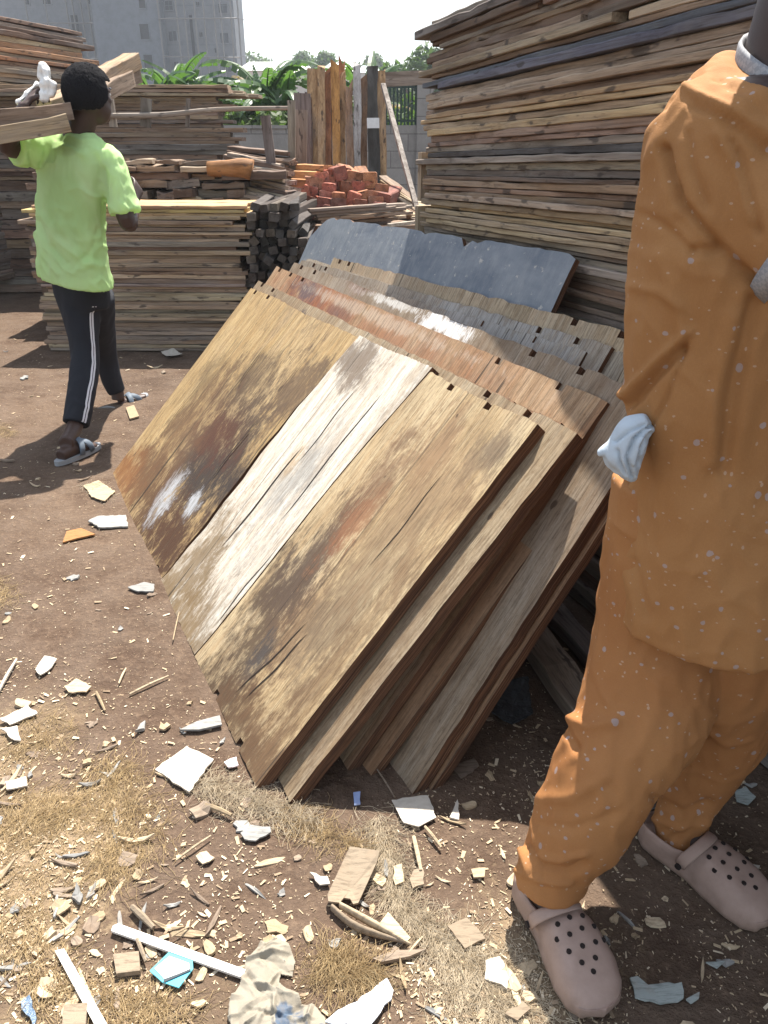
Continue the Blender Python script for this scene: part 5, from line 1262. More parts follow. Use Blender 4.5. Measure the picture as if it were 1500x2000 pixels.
def hair(par, c, M, s, r=(.086, .104, .098), low=-.03, seed=0):
    bm = bmesh.new(); bmesh.ops.create_icosphere(bm, subdivisions=6, radius=1); dele = []
    for v in bm.verts:
        p = Vector((v.co.x * r[0], v.co.y * r[1] - .010, v.co.z * r[2] + .014)); n = v.co.copy()
        if p.z < low + max(0, p.y + .02) * 1.1 or (p.y > .02 and p.z < .052): dele.append(v)
        k = noise.noise(p * 150 + Vector((seed, 0, 0))); k2 = noise.noise(p * 40)
        v.co = Vector(c) + M @ ((p + n * (.0032 * k + .003 * k2)) * s)
    bmesh.ops.delete(bm, geom=dele, context='VERTS')
    bmesh.ops.solidify(bm, geom=bm.faces, thickness=.008)
    me = bpy.data.meshes.new('hair'); bm.to_mesh(me); bm.free()
    t = NT('short_curly_black_hair', .95, .08); co = t.coord(); n = t.noise(co, 260, 3, .7); me.materials.append(t.done(t.mix(n, (.006, .006, .007), (.020, .019, .021)), t.bump(n, 1.0, .004)))
    for f in me.polygons: f.use_smooth = True
    return link('hair', me, par)
def skin_mat(name, a, b):
    t = NT(name, .48, .4); co = t.coord(); n = t.noise(co, 14, 4, .6); f = t.noise(co, 400, 2, .5)
    t.b.inputs['Subsurface Weight'].default_value = .04; t.b.inputs['Subsurface Radius'].default_value = (.01, .004, .003)
    return t.done(t.mix(n, a, b), t.bump(f, .15, .001))
def fold_disp(folds, lf=None, amp=.004, sc=(9, 9, 2.6), seed=0.0, fine=.0012, ridge=0.0):
    """creases: ((points on the sight lines), half width px, height m); plus slow drape noise"""
    def f(co, nrm):
        d = noise.noise(Vector((co.x * sc[0] + seed, co.y * sc[1], co.z * sc[2]))) * amp + noise.noise(Vector((co.x * sc[0] * 2.7, co.y * sc[1] * 2.7 + seed, co.z * sc[2] * 2.2))) * amp * .45
        d += (1 - abs(noise.noise(Vector((co.x * 30 + seed, co.y * 30, co.z * 14)))) * 3) * fine
        q = Vector((co.x * 7 + co.z * 5 + seed, co.y * 7, co.z * 4.5 - co.x * 3)); rr_ = abs(noise.noise(q) + .35 * noise.noise(q * 2.3)); d += ridge * (max(0, 1 - rr_ * 7) - .25)
        toc = (Vector((0, 0, CAM_Z)) - co).normalized()
        if nrm.dot(toc) > -.1:
            px, py = PXY(co)
            for pl, w, h in folds:
                m = 1e9
                for i in range(len(pl) - 1):
                    ax, ay = pl[i]; bx, by = pl[i + 1]; L2 = (bx - ax) ** 2 + (by - ay) ** 2; t = max(0, min(1, ((px - ax) * (bx - ax) + (py - ay) * (by - ay)) / L2))
                    m = min(m, math.hypot(px - ax - (bx - ax) * t, py - ay - (by - ay) * t))
                if m < w * 2.5: d += h * math.exp(-(m / w) ** 2)
        return nrm * d
    return f

# ---- the person in orange, close on the right
def orange_person():
    P = empty('person', (.54, 1.10, 0)); inv = Vector((.54, 1.10, 0))
    K = lambda vf: ([v - inv for v in map(Vector, vf[0])], vf[1])
    lat = Vector((.955, .30, 0)).normalized(); fac = Vector((.30, -.955, 0))
    skin = skin_mat('deep_brown_skin', (.030, .018, .015), (.050, .030, .025))
    Yc = 1.12; rows = []; tr_rows = []
    def ring(py, pl, hw, ry, Y=Yc, tl=0.0):
        a = AY(pl, py, Y); return (Vector((a.x + hw, Y, a.z)), hw / .98, ry, tl)
    T = [(136, 1432, .078, .070), (143, 1402, .106, .080), (155, 1364, .138, .090), (176, 1326, .164, .102), (214, 1292, .186, .112), (270, 1266, .202, .120), (350, 1247, .212, .128), (430, 1234, .214, .130), (520, 1225, .210, .128), (620, 1219, .206, .124),
         (700, 1213, .206, .124), (780, 1214, .206, .128), (860, 1226, .202, .130), (940, 1222, .206, .142), (1060, 1211, .212, .158), (1130, 1204, .220, .166), (1182, 1198, .226, .172), (1189, 1199, .225, .170)]
    rows = [ring(*t) for t in T]
    rows = [(c, rx, ry, (0, [.45, .38, .28, .15, .05][i] if i < 5 else 0)) for i, (c, rx, ry, tl) in enumerate(rows)]
    chest = [(c.copy(), rx * .86, ry * .84, 0) for c, rx, ry, tl in rows[2:13]]
    S1 = Vector((.406, 1.10, 1.33)); E1 = AY(1592, 480, .985); EL = E1 + (E1 - S1) * .30
    S2 = Vector((.705, 1.17, 1.35)); E2 = Vector((.80, 1.13, 1.14)); EL2 = Vector((.82, 1.10, 1.07))
    hp, HT, HM = head_parts((.535, 1.075, 1.665), fac + Vector((.2, 0, -.1)))
    W1 = EL + Vector((.12, -.18, .10)); W2 = Vector((.80, .90, .98))
    body = [rings(chest, lat)] + hp + [sp([(.520, 1.115, 1.36), (.515, 1.105, 1.46), (.528, 1.09, 1.58)], [.072, .060, .062], 4, 20),
        sp([S1, S1.lerp(EL, .5), EL, EL.lerp(W1, .4), W1], [.052, .050, .042, .040, .027], 4, 16), sp([S2, S2.lerp(EL2, .5), EL2, EL2.lerp(W2, .4), W2], [.052, .050, .042, .040, .027], 4, 16)]
    body += hand_parts(W1, W1 - EL, (0, -.2, 1), 1, .55) + hand_parts(W2, W2 - EL2, (.9, 0, .3), -1, .45)
    A1 = Vector((.302, .985, .075)); A2 = Vector((.600, 1.118, .080))
    f1 = Vector((.31, -.951, 0)); f2 = Vector((.615, -.789, 0))
    for (hip, th, kn, sh, A, f) in (((.50, 1.15, .84), AY(1290, 1240, 1.15), AY(1256, 1395, 1.09), AY(1140, 1595, 1.005), A1, f1), ((.61, 1.15, .84), AY(1416, 1300, 1.16), AY(1412, 1400, 1.17), AY(1352, 1545, 1.16), Vector((.613, 1.138, .085)), f2)):
        body.append(sp([hip, th, kn, sh, A + Vector((0, 0, .03)), A], [.065, .065, .055, .036, .028, .030], 4, 16))
        body.append(sp([A + Vector((0, 0, .0)) - f * .035 - Vector((0, 0, .025)), A + f * .06 - Vector((0, 0, .03)), A + f * .13 - Vector((0, 0, .042))], [.030, .030, .022], 3, 12))
    body.append(rings([(Vector((.54, 1.12, .98)), .14, .085, 0), (Vector((.55, 1.12, .80)), .15, .09, 0)], lat))
    bo = fuse('body', [K(b) for b in body], .0065, [skin], P, 3)
    inv2 = Matrix.Translation(-inv); TT = lambda x, y, z: HT(x, y, z) - inv
    add_face(P, TT, HM, 1.0, skin); hair(P, Vector((.535, 1.075, 1.665)) - inv, HM, 1.0, seed=3)
    # fabric
    def fabric(name, base, dark):
        t = NT(name, .82, .18); co = t.coord()
        n = t.noise(co, 3.5, 4, .6); th = t.noise(t.mapping(co, (260, 260, 900)), 1.0, 2, .6); tv = t.noise(t.mapping(co, (900, 900, 200)), 1.0, 2, .6)
        c = t.mix(t.g(n, .3, .7), base, dark); c = t.mix(t.math('MULTIPLY', t.g(th, .4, .65), .16), c, tuple(x * .6 for x in base)); c = t.mix(t.math('MULTIPLY', t.g(tv, .5, .7), .14), c, tuple(min(1, x * 1.4) for x in base))
        def petals(scale, r0, loc, thr, sq, rot):
            v = t.node('ShaderNodeTexVoronoi', feature='F1'); v.inputs['Scale'].default_value = 1.0; v.inputs['Randomness'].default_value = .85
            t.L(t.mapping(co, (scale, scale, scale * sq), loc, rot), v.inputs['Vector'])
            wn_ = t.white(v.outputs['Position']); keep = t.math('GREATER_THAN', wn_, thr)
            rr = t.math('ADD', t.math('MULTIPLY', wn_, r0 * .5), r0 * .6); e = t.math('ADD', v.outputs['Distance'], t.math('MULTIPLY', t.math('SUBTRACT', t.noise(co, 120, 2, .5), .5), .12))
            return t.math('MULTIPLY', t.math('LESS_THAN', e, rr), keep)
        c = t.mix(t.math('MULTIPLY', petals(26, .15, (0, 0, 0), .25, .80, (.5, .4, .3)), .72), c, (.32, .27, .26))
        c = t.mix(t.math('MULTIPLY', petals(31, .13, (5, 2, 9), .35, 1.25, (1.1, .2, .8)), .68), c, (.32, .27, .26))
        c = t.mix(t.math('MULTIPLY', petals(50, .13, (3, 1, 2), .35, 1.7, (.2, .9, .5)), .75), c, (.42, .29, .20))
        c = t.mix(t.math('MULTIPLY', petals(62, .12, (7, 5, 2), .55, .6, (.9, .3, 1.5)), .7), c, (.42, .29, .20))
        h = t.math('ADD', th, tv); return t.done(c, t.bump(h, .25, .0012, t.bump(t.noise(co, 22, 3, .6), .25, .006)))
    FT = fabric('orange_printed_cotton', (.35, .178, .070), (.285, .132, .046)); FP = fabric('orange_printed_cotton_trousers', (.35, .168, .064), (.28, .116, .040))
    folds = [([(1292, 290), (1305, 340), (1325, 395), (1400, 478), (1478, 556)], 9, -.015), ([(1325, 430), (1380, 490), (1450, 550)], 12, -.006), ([(1340, 260), (1350, 330), (1380, 400)], 9, -.006), ([(1255, 420), (1290, 440), (1345, 490)], 9, -.006), ([(1240, 560), (1290, 570), (1330, 600)], 10, .005), ([(1340, 172), (1420, 212), (1500, 262)], 9, .007), ([(1350, 200), (1420, 235), (1500, 300)], 9, -.007), ([(1430, 272), (1455, 350), (1482, 455)], 8, -.008), ([(1400, 262), (1440, 330), (1470, 430)], 10, .006),
             ([(1400, 150), (1450, 180), (1500, 225)], 7, -.005), ([(1372, 142), (1330, 165), (1300, 215)], 3.5, -.004), ([(1352, 492), (1400, 490)], 10, -.010),
             ([(1345, 648), (1300, 690), (1245, 745), (1215, 778)], 9, .010), ([(1330, 685), (1275, 735), (1228, 790)], 11, -.014), ([(1345, 640), (1330, 700), (1300, 780), (1262, 850), (1240, 915), (1228, 945)], 4, -.006),
             ([(1475, 590), (1450, 690), (1430, 800), (1415, 920)], 16, -.010), ([(1430, 620), (1400, 760), (1385, 900)], 16, .006), ([(1230, 950), (1216, 1090), (1201, 1200)], 3.5, .004), ([(1215, 1080), (1240, 1180), (1245, 1240)], 12, .006), ([(1235, 1100), (1262, 1200)], 10, -.006), ([(1290, 500), (1330, 640)], 14, .004)]
    sl1 = sp([S1 + Vector((.03, .02, .02)), S1, S1.lerp(E1, .35), S1.lerp(E1, .7), E1], [.055, .066, .078, .080, .080], 5, 26)
    sl2 = sp([S2 - Vector((.05, 0, -.02)), S2, S2.lerp(E2, .5), E2], [.06, .072, .08, .085], 5, 26)
    fuse('tunic', [K(rings(rows, lat, 48)), K(sl1), K(sl2)], .0045, [FT], P, 5, lambda co, n: fold_disp(folds, amp=.006, fine=.002, ridge=.002)(co + inv, n))
    # checked collar and cuff
    t = NT('checked_trim', .8, .2); co = t.coord(); ck = t.node('ShaderNodeTexChecker'); t.L(t.mapping(co, (1, 1, 1), (0, 0, 0), (.5, .3, .4)), ck.inputs[0]); ck.inputs['Scale'].default_value = 190
    ck.inputs['Color1'].default_value = (.30, .31, .33, 1); ck.inputs['Color2'].default_value = (.16, .18, .22, 1); MT = t.done(t.mix(.55, ck.outputs[0], (.32, .31, .30)))
    pts = []
    for k in range(33):
        a = 2 * math.pi * k / 32; p = Vector((.519, 1.108, 1.424)) + lat * math.cos(a) * .0685 + fac * math.sin(a) * .068; p.z += -.036 * math.sin(a); pts.append(p - inv)
    MB().tube(pts, [(.016, .004)] * 33, 8, up=(0, 0, 1), cap=False).build('collar', MT, P, True)
    ax = (E1 - S1).normalized(); x = Vector((0, 0, 1)); x = (x - ax * x.dot(ax)).normalized(); y = ax.cross(x); V = []; F = []; n = 36
    for j, (d, r) in enumerate([(-.020, .0845), (.006, .0855), (.006, .080), (-.020, .079)]):
        for k in range(n):
            a = 2 * math.pi * k / n; V.append(E1 + ax * d + (x * math.cos(a) + y * math.sin(a)) * r - inv)
    for j in range(4):
        for k in range(n): F.append((j * n + k, j * n + (k + 1) % n, ((j + 1) % 4) * n + (k + 1) % n, ((j + 1) % 4) * n + k))
    link('cuff', mesh('cuff', V, F, [MT], True), P)
    # trousers
    L1 = [Vector((.475, 1.13, .86)), AY(1290, 1180, 1.13), AY(1278, 1290, 1.11), AY(1252, 1395, 1.07), AY(1192, 1495, 1.02), AY(1138, 1595, 1.0), AY(1088, 1680, .985), AY(1066, 1738, .970)]
    R1 = [.10, .108, .115, .113, .094, .086, .066, .058]
    L2 = [Vector((.61, 1.135, .86)), AY(1420, 1240, 1.14), AY(1412, 1400, 1.16), AY(1378, 1485, 1.16), AY(1350, 1545, 1.15), AY(1330, 1600, 1.14), AY(1330, 1655, 1.115)]
    R2 = [.11, .12, .095, .078, .063, .056, .052]
    tf = [([(1105, 1398), (1150, 1420), (1200, 1410)], 10, .010), ([(1110, 1425), (1125, 1460)], 8, -.010), ([(1030, 1650), (1060, 1690), (1110, 1702), (1140, 1690)], 7, -.010), ([(1010, 1700), (1060, 1722), (1115, 1725)], 6, .008), ([(1045, 1672), (1090, 1680), (1145, 1668)], 6, .008), ([(1020, 1660), (1035, 1700)], 6, .010), ([(1060, 1560), (1110, 1560), (1180, 1520)], 12, .006), ([(1050, 1610), (1120, 1620), (1200, 1590)], 10, -.005),
          ([(1280, 1560), (1330, 1590), (1385, 1570)], 9, -.010), ([(1275, 1600), (1330, 1622), (1380, 1605)], 7, .008), ([(1300, 1640), (1335, 1630), (1370, 1600)], 6, -.008), ([(1300, 1310), (1280, 1400), (1240, 1480)], 14, .004)]
    hipr = [ring(950, 1198, .190, .11, 1.15), ring(1080, 1186, .190, .11, 1.15), ring(1180, 1178, .19, .11, 1.15), ring(1235, 1172, .185, .10, 1.15)]
    fuse('trousers', [K(rings(hipr, lat)), K(sp(L1, R1, 5, 26)), K(sp(L2, R2, 5, 26))], .0055, [FP], P, 5, lambda co, n: fold_disp(tf, amp=.008, seed=5, fine=.002, ridge=.003)(co + inv, n))
    # clogs
    t = NT('taupe_foam', .58, .3); co = t.coord(); n = t.noise(co, 30, 4, .6); f = t.noise(co, 300, 2, .5)
    dz_ = t.sep(co)[2]; dust = t.math('MULTIPLY', t.g(dz_, .045, .0), t.g(t.noise(co, 45, 5, .7), .35, .65)); MCL = t.done(t.mix(t.math('MULTIPLY', dust, .75), t.mix(t.g(n, .3, .75), (.28, .195, .155), (.35, .25, .205)), (.17, .115, .08)), t.bump(f, .2, .0012)); MDK = plain('hole_shade_and_rivet', (.02, .014, .012), .9)
    def clog(A, f, sx):
        L = .290; heel = A - f * .066; o = empty('clog', (heel.x - inv.x, heel.y - inv.y, 0), math.atan2(f.y, f.x)); o.parent = P
        wv = [(0, .012), (.03, .028), (.1, .040), (.25, .043), (.42, .047), (.6, .058), (.75, .061), (.87, .055), (.94, .042), (.975, .028), (1.0, .004)]
        def interp(tb, x):
            for (a, b), (c, d) in zip(tb, tb[1:]):
                if x <= c: q = (x - a) / (c - a); q = q * q * (3 - 2 * q) * .5 + q * .5; return b + (d - b) * q
            return tb[-1][1]
        hv = [(0, .050), (.1, .058), (.3, .056), (.40, .066), (.46, .083), (.6, .076), (.75, .066), (.88, .056), (.95, .044), (.98, .034), (1.0, .020)]
        off = lambda x: sx * .010 * math.sin(math.pi * max(0, x - .2) / .8)
        V = []; F = []; nx = 64; S = [-.999, -.985, -.95, -.90, -.84, -.76, -.66, -.55, -.42, -.28, -.14, 0, .14, .28, .42, .55, .66, .76, .84, .90, .95, .985, .999]
        for i in range(nx + 1):
            x = i / nx; x = .5 - .5 * math.cos(math.pi * x); w = interp(wv, x); h = interp(hv, x); row = [(-w * .90, 0.0), (-w * 1.0, .006), (-w * 1.02, .016), (-w * .99, .024)]
            top = []
            for s_ in S:
                dome = .026 + (h - .026) * (1 - abs(s_) ** 3.2) ** .55
                rim = h - .003 * ((abs(s_) - .86) / .1) ** 2 if abs(s_) > .74 else .018
                q = max(0, min(1, (x - .395 - .035 * (abs(s_) ** 2)) / .018)); z = dome * q + (1 - q) * min(rim, dome + .012 if abs(s_) > .9 else rim)
                if x > .5:
                    ed = max(abs(s_) / .80, (x - .2) / .685); z += (.0022 * max(0, min(1, (1.0 - ed) / .03)) + .0016) * max(0, min(1, (1 - x) / .10)) * (1 - abs(s_) ** 8)
                top.append((s_ * w * .985, z))
            row += top + [(w * .99, .024), (w * 1.02, .016), (w * 1.0, .006), (w * .90, 0.0)]
            m = len(row); tip = .012 * max(0, (x - .85) / .15) ** 2
            V += [(x * L, y + off(x), z + (tip if z < .03 else 0)) for y, z in row]
        for i in range(nx):
            for k in range(m): a = i * m + k; b = i * m + (k + 1) % m; F.append((a, a + m, b + m, b))
        F.append(tuple(range(m))); F.append(tuple(reversed(range(nx * m, nx * m + m))))
        me = mesh('upper', V, F, [MCL], True); bm = bmesh.new(); bm.from_mesh(me); bmesh.ops.remove_doubles(bm, verts=bm.verts, dist=.0003)
        for _ in range(4): bmesh.ops.smooth_vert(bm, verts=[v_ for v_ in bm.verts if v_.co.x > .955 * L], factor=.5, use_axis_x=True, use_axis_y=True, use_axis_z=True)
        bmesh.ops.recalc_face_normals(bm, faces=bm.faces); bm.to_mesh(me); bm.free(); me.polygons.foreach_set('use_smooth', [True] * len(me.polygons)); link('upper', me, o)
        b = MB()
        for (x, s_) in [(.53, -.5), (.52, -.02), (.53, .45), (.61, -.28), (.60, .18), (.60, .62), (.69, -.5), (.69, -.05), (.69, .4), (.77, -.27), (.77, .18), (.68, .72), (.60, -.68), (.83, -.03)]:
            w = interp(wv, x); h = interp(hv, x); z = .026 + (h - .026) * (1 - abs(s_) ** 3.2) ** .55 + .0046; y = s_ * w * .985 + off(x)
            v, f_ = tube_vf([(x * L, y, z - .003), (x * L + .0004, y, z + .0007)], .0046, 10); b.add(v, f_)
        ho = b.build('vent_hole_shade', MDK, o); ho['kind'] = 'thing'  # raised dark discs: the shade inside the vent holes is painted as colour
        pts = []; w = interp(wv, .40)
        for k in range(13):
            a = math.pi * k / 12; pts.append((.40 * L + .018 * math.sin(a), -math.cos(a) * (w + .003), .044 + math.sin(a) ** .8 * .048))
        MB().tube(pts, [(.012, .0038)] * 13, 10, up=(1, 0, 0)).build('strap', MCL, o, True)
        for sg in (-1, 1): MB().tube([(.40 * L, sg * (w + .001), .044), (.40 * L, sg * (w + .0105), .044)], .0065, 14).build('rivet', MDK, o)
        return o
    clog(A1, f1, 1); clog(A2, f2, 1)
    tag(P, 'person in orange petal-printed tunic and trousers with taupe clogs, close at the right edge', 'person')
    # cloth stuffed in the hip pocket
    b = MB(); c = AY(1222, 872, 1.06)
    bl = [sp([AY(1268, 826, 1.03), AY(1238, 846, 1.035), AY(1222, 882, 1.035), AY(1230, 918, 1.03), AY(1240, 938, 1.02)], [(.014, .016), (.026, .030), (.028, .032), (.018, .022), (.006, .010)], 6, 18), sp([AY(1212, 862, 1.04), AY(1192, 874, 1.04), AY(1168, 886, 1.04)], [(.018, .014), (.009, .010), (.003, .006)], 4, 10), sp([AY(1200, 872, 1.04), AY(1190, 895, 1.04), AY(1205, 925, 1.03)], [(.010, .010), (.009, .010), (.004, .006)], 4, 10)]
    cf = [([(1270, 832), (1238, 858), (1224, 895), (1236, 935)], 3.2, -.011), ([(1272, 846), (1252, 880), (1246, 925)], 3, -.009), ([(1200, 862), (1228, 842), (1262, 828)], 3, -.006), ([(1262, 838), (1244, 868), (1236, 905)], 3, .006), ([(1205, 880), (1210, 905), (1222, 925)], 3, -.007)]
    o = fuse('folded_cloth', bl, .0024, [plain('pale_blue_cloth', (.42, .48, .53), .85, .12, 30, bump=.2)], None, 3, fold_disp(cf, amp=.003, sc=(24, 24, 24), seed=2, ridge=.002))
    tag(o, 'crumpled pale blue-white cloth stuffed at the hip of the person in orange', 'cloth')
orange_person()

# ---- the man in the green shirt, walking away with timber on his shoulder
def green_man():
    base = Vector((-1.48, 3.75, 0)); P = empty('person', base); K = lambda vf: ([Vector(v) - base for v in vf[0]], vf[1])
    fac = Vector((.44, .9, 0)).normalized(); lat = Vector((.9, -.44, 0)).normalized()
    skin = skin_mat('dark_brown_skin', (.040, .020, .014), (.060, .032, .022))
    Y0 = 3.80
    def ring(py, xl, xr, ry, tl=0.0, Y=Y0):
        a = AY(xl, py, Y); b = AY(xr, py, Y); return (a.lerp(b, .5), (b.x - a.x) / 2 / .95, ry, tl)
    rows = [ring(262, 118, 190, .05), ring(272, 98, 205, .075), ring(288, 78, 222, .098), ring(320, 68, 226, .112), ring(360, 68, 218, .118), ring(420, 68, 209, .120), ring(480, 69, 212, .122), ring(520, 70, 218, .125), ring(546, 74, 224, .128, -.12), ring(551, 75, 225, .128, -.16)]
    chest = [(c, rx * .85, ry * .8, 0) for c, rx, ry, tl in rows[1:9]]
    hc = AY(176, 186, 3.80); hp, HT, HM = head_parts(hc, Vector((.50, .86, 0)), 1.0)
    SR = AY(212, 312, 3.76); ER = AY(250, 436, 3.72); WR = AY(262, 392, 3.98)
    SL = AY(82, 292, 3.80); EL = AY(14, 286, 3.66); WL = AY(50, 205, 3.66)
    HIP = AY(160, 570, 3.85)
    body = [rings(chest, lat)] + hp + [sp([AY(150, 275, 3.81), AY(162, 240, 3.80), AY(172, 205, 3.80)], [.07, .056, .058], 4, 18),
        sp([SR, SR.lerp(ER, .5), ER, ER.lerp(WR, .4), WR], [.052, .046, .040, .038, .026], 4, 14), sp([SL, SL.lerp(EL, .55), EL, EL.lerp(WL, .4), WL], [.052, .046, .040, .037, .026], 4, 14),
        rings([(HIP + Vector((0, 0, .1)), .11, .08, 0), (HIP, .12, .085, 0)], lat)]
    body += hand_parts(WR, Vector((.1, .6, .55)), Vector((.9, -.2, .2)), -1, .7) + hand_parts(WL, AY(72, 176, 3.74) - WL, Vector((-.5, -.3, .8)), 1, .85)
    AA = G(128, 866, .085) ; AB = AY(230, 782, 4.14)
    fa = (G(190, 850) - G(118, 882)).normalized(); fb = Vector((.52, .80, .26)).normalized()
    LA = [AY(155, 575, 3.85), AY(166, 690, 3.76), AY(158, 770, 3.60), AY(148, 828, 3.50)]; LB = [AY(186, 575, 3.88), AY(203, 680, 4.10), AY(217, 735, 4.14), AY(229, 766, 4.15)]
    body += [sp([LA[0], LA[1], LA[2], LA[3], AA], [.07, .050, .042, .038, .034], 4, 14), sp([LB[0], LB[1], LB[2], LB[3], AB], [.07, .050, .042, .036, .034], 4, 14)]
    for A, f in ((AA, fa), (AB, fb)):
        u = Vector((0, 0, 1)); u = (u - f * u.dot(f)).normalized(); h = A - f * .045 - u * .048
        body.append(sp([h, h + f * .08 + u * .004, h + f * .15 - u * .006, h + f * .205 - u * .010], [(.030, .030), (.034, .032), (.022, .042), (.012, .034)], 4, 14, up=u))
        l = f.cross(u)
        for k in range(5): q = h + f * (.205 - .008 * abs(k - (1 if f is fa else 3))) + l * (k - 2) * .015 - u * .012; body.append(sp([q - f * .03, q, q + f * .018], [.010, .010, .007], 2, 8))
    fuse('body', [K(b) for b in body], .006, [skin], P, 2)
    TT = lambda x, y, z: HT(x, y, z) - base
    add_face(P, TT, HM, 1.0, skin); hair(P, hc - base, HM, 1.0, (.089, .108, .104), -.055, 1)
    t = NT('lime_green_tshirt', .8, .2); co = t.coord(); n = t.noise(co, 5, 3, .5); col = t.mix(t.g(n, .3, .7), (.64, .92, .40), (.72, .96, .48)); t.done(col, t.bump(t.noise(co, 30, 3, .5), .15, .004))
    # two darker green patches on the back
    X, Y_, Z = t.sep(co)[0:3]; pc = AY(128, 400, 3.7) - base
    dx = t.math('DIVIDE', t.math('SUBTRACT', X, pc.x), .115); dz = t.math('DIVIDE', t.math('SUBTRACT', Z, pc.z), .15); d = t.math('ADD', t.math('MULTIPLY', dx, dx), t.math('MULTIPLY', dz, dz)); d = t.math('ADD', d, t.math('MULTIPLY', t.math('SUBTRACT', t.noise(co, 7, 3, .5), .5), 1.6))
    pc2 = AY(128, 280, 3.7) - base; dx2 = t.math('DIVIDE', t.math('SUBTRACT', X, pc2.x), .07); dz2 = t.math('DIVIDE', t.math('SUBTRACT', Z, pc2.z), .05); d2 = t.math('ADD', t.math('MULTIPLY', dx2, dx2), t.math('MULTIPLY', dz2, dz2))
    col = t.mix(t.math('MULTIPLY', t.g(d, 1.25, .6), .45), col, (.47, .72, .24)); col = t.mix(t.math('MULTIPLY', t.g(d2, 1.3, .3), .5), col, (.24, .32, .08)); t.L(col, t.b.inputs['Base Color'])
    tr_ = t.node('ShaderNodeBsdfTranslucent'); t.L(col, tr_.inputs[0]); mx = t.node('ShaderNodeMixShader'); mx.inputs[0].default_value = .45
    t.L(t.b.outputs[0], mx.inputs[1]); t.L(tr_.outputs[0], mx.inputs[2]); t.L(mx.outputs[0], t.n['Material Output'].inputs[0])
    folds = [([(72, 430), (95, 480), (130, 515)], 5, -.010), ([(80, 420), (110, 470), (150, 500)], 6, .009), ([(68, 455), (85, 500), (112, 535)], 5, .010), ([(130, 430), (165, 500), (190, 505)], 7, -.007), ([(120, 440), (160, 515), (200, 520)], 6, .007), ([(205, 330), (203, 400), (205, 460)], 5, -.012), ([(110, 270), (150, 290), (200, 285)], 5, -.006), ([(125, 262), (160, 275), (190, 272)], 4, .006), ([(190, 450), (178, 490), (160, 505)], 6, -.006), ([(60, 300), (62, 335)], 4, -.010), ([(225, 330), (238, 370), (245, 410)], 4, .006)]
    slr = sp([SR - Vector((.05, 0, -.01)), SR, SR.lerp(ER, .5), SR.lerp(ER, .84)], [.055, .066, .070, .072], 4, 22); sll = sp([SL + Vector((.08, 0, 0)), SL, SL.lerp(EL, .5), SL.lerp(EL, .80)], [.065, .078, .080, .078], 4, 22)
    fuse('tshirt', [K(rings(rows, lat, 40)), K(slr), K(sll)], .0075, [t.m], P, 4, lambda co, n: fold_disp(folds, amp=.010, seed=3, fine=.0025, ridge=.007)(co + base, n))
    mtr = plain('black_trackpants', (.013, .014, .019), .8, .2, 9); tf = [([(160, 640), (180, 680)], 6, .006), ([(140, 780), (175, 800)], 5, .006)]
    fuse('trousers', [K(sp(LA, [.100, .070, .066, .064], 5, 22)), K(sp(LB, [.092, .068, .056, .046], 5, 22)), K(rings([(HIP + Vector((0, 0, .12)), .135, .10, 0), (HIP, .140, .11, 0), (HIP - Vector((0, 0, .08)), .125, .10, 0)], lat))], .0075, [mtr], P, 4, lambda co, n: fold_disp(tf, amp=.008, seed=8)(co + base, n))
    # two white side stripes on the near leg, laid on the cloth
    tro = [c for c in P.children if c.name.startswith('trousers')][0]; bpy.context.view_layer.update()
    from mathutils.bvhtree import BVHTree
    me = tro.data; bv = BVHTree.FromPolygons([v.co for v in me.vertices], [tuple(p.vertices) for p in me.polygons])
    mw = plain('white_stripe', (.62, .60, .62), .8, .05); pp, _ = spline([p for p in LA], [1, 1, 1, 1], 10); sdv = (lat * .97 - fac * .24)
    for off in (-.007, .007):
        V = []; F = []; k = 0
        for i, p in enumerate(pp):
            if i < 3: continue
            t_ = (pp[min(i + 1, len(pp) - 1)] - pp[i - 1]).normalized(); s_ = (sdv - t_ * sdv.dot(t_)).normalized(); w_ = t_.cross(s_)
            row = []
            for e in (-.0042, .0042):
                o_ = p - base + s_ * .25 + w_ * (off + e); h = bv.ray_cast(o_, -s_, .4)
                if h[0] is None: row = None; break
                row.append(h[0] + s_ * .0022)
            if row is None: continue
            V += row; V += [q - s_ * .004 for q in row]; k += 1
        F = []
        for i in range(k - 1):
            a = i * 4; b_ = a + 4; F += [(a, a + 1, b_ + 1, b_), (a, b_, b_ + 2, a + 2), (a + 1, a + 3, b_ + 3, b_ + 1)]
        link('side_stripe', mesh('side_stripe', V, F, [mw]), tro)
    # sandals
    ms = plain('blue_grey_sandal', (.10, .125, .155), .6, .15, 30); msole = plain('grey_sole', (.26, .27, .28), .7, .15, 30)
    for A, f in ((AA, fa), (AB, fb)):
        u = Vector((0, 0, 1)); u = (u - f * u.dot(f)).normalized(); l = f.cross(u); h = A - f * .075 - u * .085
        M = Matrix(((f.x, l.x, u.x, h.x - base.x), (f.y, l.y, u.y, h.y - base.y), (f.z, l.z, u.z, h.z - base.z), (0, 0, 0, 1))); s = empty('sandal'); s.parent = P; s.matrix_local = M
        V = []; n = 28
        for k in range(n):
            a = 2 * math.pi * k / n; x = .135 + math.cos(a) * .138; w = (.036 + .012 * (x / .27)) * math.copysign(abs(math.sin(a)) ** .75, math.sin(a)); V.append((x, w, 0))
        V += [(x, y, .022) for x, y, z in V]; F = [tuple(range(n, 2 * n)), tuple(reversed(range(n)))] + [(i, (i + 1) % n, n + (i + 1) % n, n + i) for i in range(n)]
        link('sole', mesh('sole', V, F, [msole]), s)
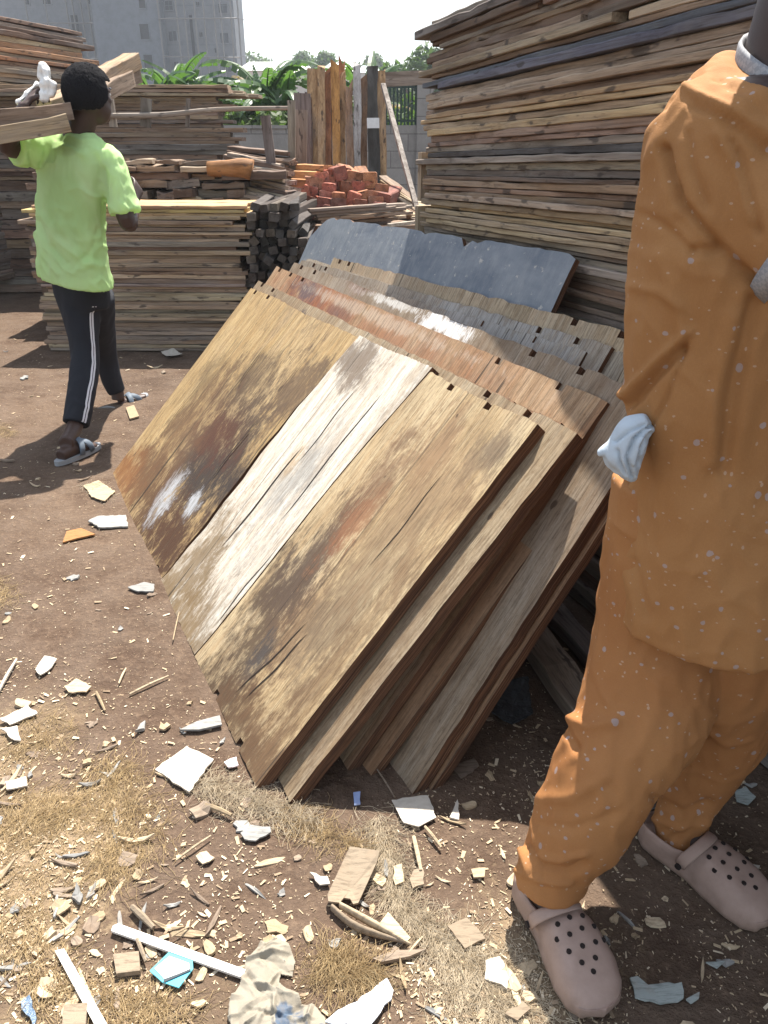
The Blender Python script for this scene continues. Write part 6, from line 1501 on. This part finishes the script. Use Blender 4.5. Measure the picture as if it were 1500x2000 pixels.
        for (x0, x1) in ((.12, .185), (.185, .12)):
            pts = [(x0 + (x1 - x0) * k / 10, -math.cos(math.pi * k / 10) * .047, .018 + math.sin(math.pi * k / 10) ** .6 * (.060 if x0 < x1 else .063)) for k in range(11)]
            MB().tube(pts, [(.016, .004)] * 11, 8, up=(1, 0, 0)).build('strap', ms, s, True)
    tag(P, 'man in lime green t-shirt and black track pants walking away with timber on his shoulder', 'person')
    # timber on the shoulder
    def beam(a, b, w, d, col, lb, seed, roll=0):
        D = b - a; o = link('carried_timber', plank_mesh(D.length, d, w, seed, None, .6, .6, M_PLANK), None, (a + b) / 2 - Vector((0, 0, w / 2)), (roll, -math.atan2(D.z, math.hypot(D.x, D.y)), math.atan2(D.y, D.x)), col); tag(o, lb, 'timber', 'timbers carried on the shoulder of the man in green')
    beam(AY(-330, 258, 3.30), AY(143, 217, 3.72), .068, .13, (.26, .20, .155), 'mottled brown timber uppermost on the shoulder of the man in green', 1)
    beam(AY(-330, 318, 3.26), AY(133, 240, 3.66), .066, .14, (.44, .34, .21), 'pale sawn timber carried below the mottled brown one', 2)
    beam(AY(95, 215, 3.98), AY(262, 117, 4.9), .075, .10, (.38, .28, .18), 'long timber pointing up to the right behind the head of the man in green', 3)
    beam(AY(150, 202, 4.1), AY(262, 146, 4.9), .075, .10, (.27, .21, .16), 'lower of the two timbers pointing up behind the head of the man in green', 4)
    bl = [blob_vf(AY(86, 146, 3.72), (.026, .026, .045)), blob_vf(AY(92, 172, 3.70), (.036, .03, .04)), blob_vf(AY(86, 186, 3.68), (.020, .02, .03)), sp([AY(75, 165, 3.74), AY(52, 185, 3.72), AY(34, 202, 3.70)], [(.012, .02), (.010, .028), (.008, .030)], 3, 12)]
    o = fuse('white_rag', bl, .0045, [plain('white_rag_cloth', (.72, .70, .66), .9, .06, 30, bump=.2)], None, 2, fold_disp([([(78, 140), (86, 170), (90, 190)], 3, -.008), ([(98, 150), (96, 180)], 3, -.006)], amp=.012, sc=(25, 25, 25), seed=4))
    tag(o, 'white rag bunched in the raised left hand of the man in green', 'rag')
green_man()
# ------------------------------------------------------------------ thin sunny haze over the yard and beyond
def haze():
    m = bpy.data.materials.new('thin_haze'); m.use_nodes = True; n = m.node_tree.nodes; n.remove(n['Principled BSDF'])
    v = n.new('ShaderNodeVolumePrincipled'); v.inputs['Color'].default_value = (.86, .92, 1.0, 1); v.inputs['Density'].default_value = .0011; v.inputs['Anisotropy'].default_value = .3
    m.node_tree.links.new(v.outputs[0], n['Material Output'].inputs['Volume'])
    o = MB().box(-420, 420, -80, 950, -1.2, 23).build('haze', m); tag(o, 'thin pale sunlit haze hanging over the yard', 'haze', kind='stuff')
haze()
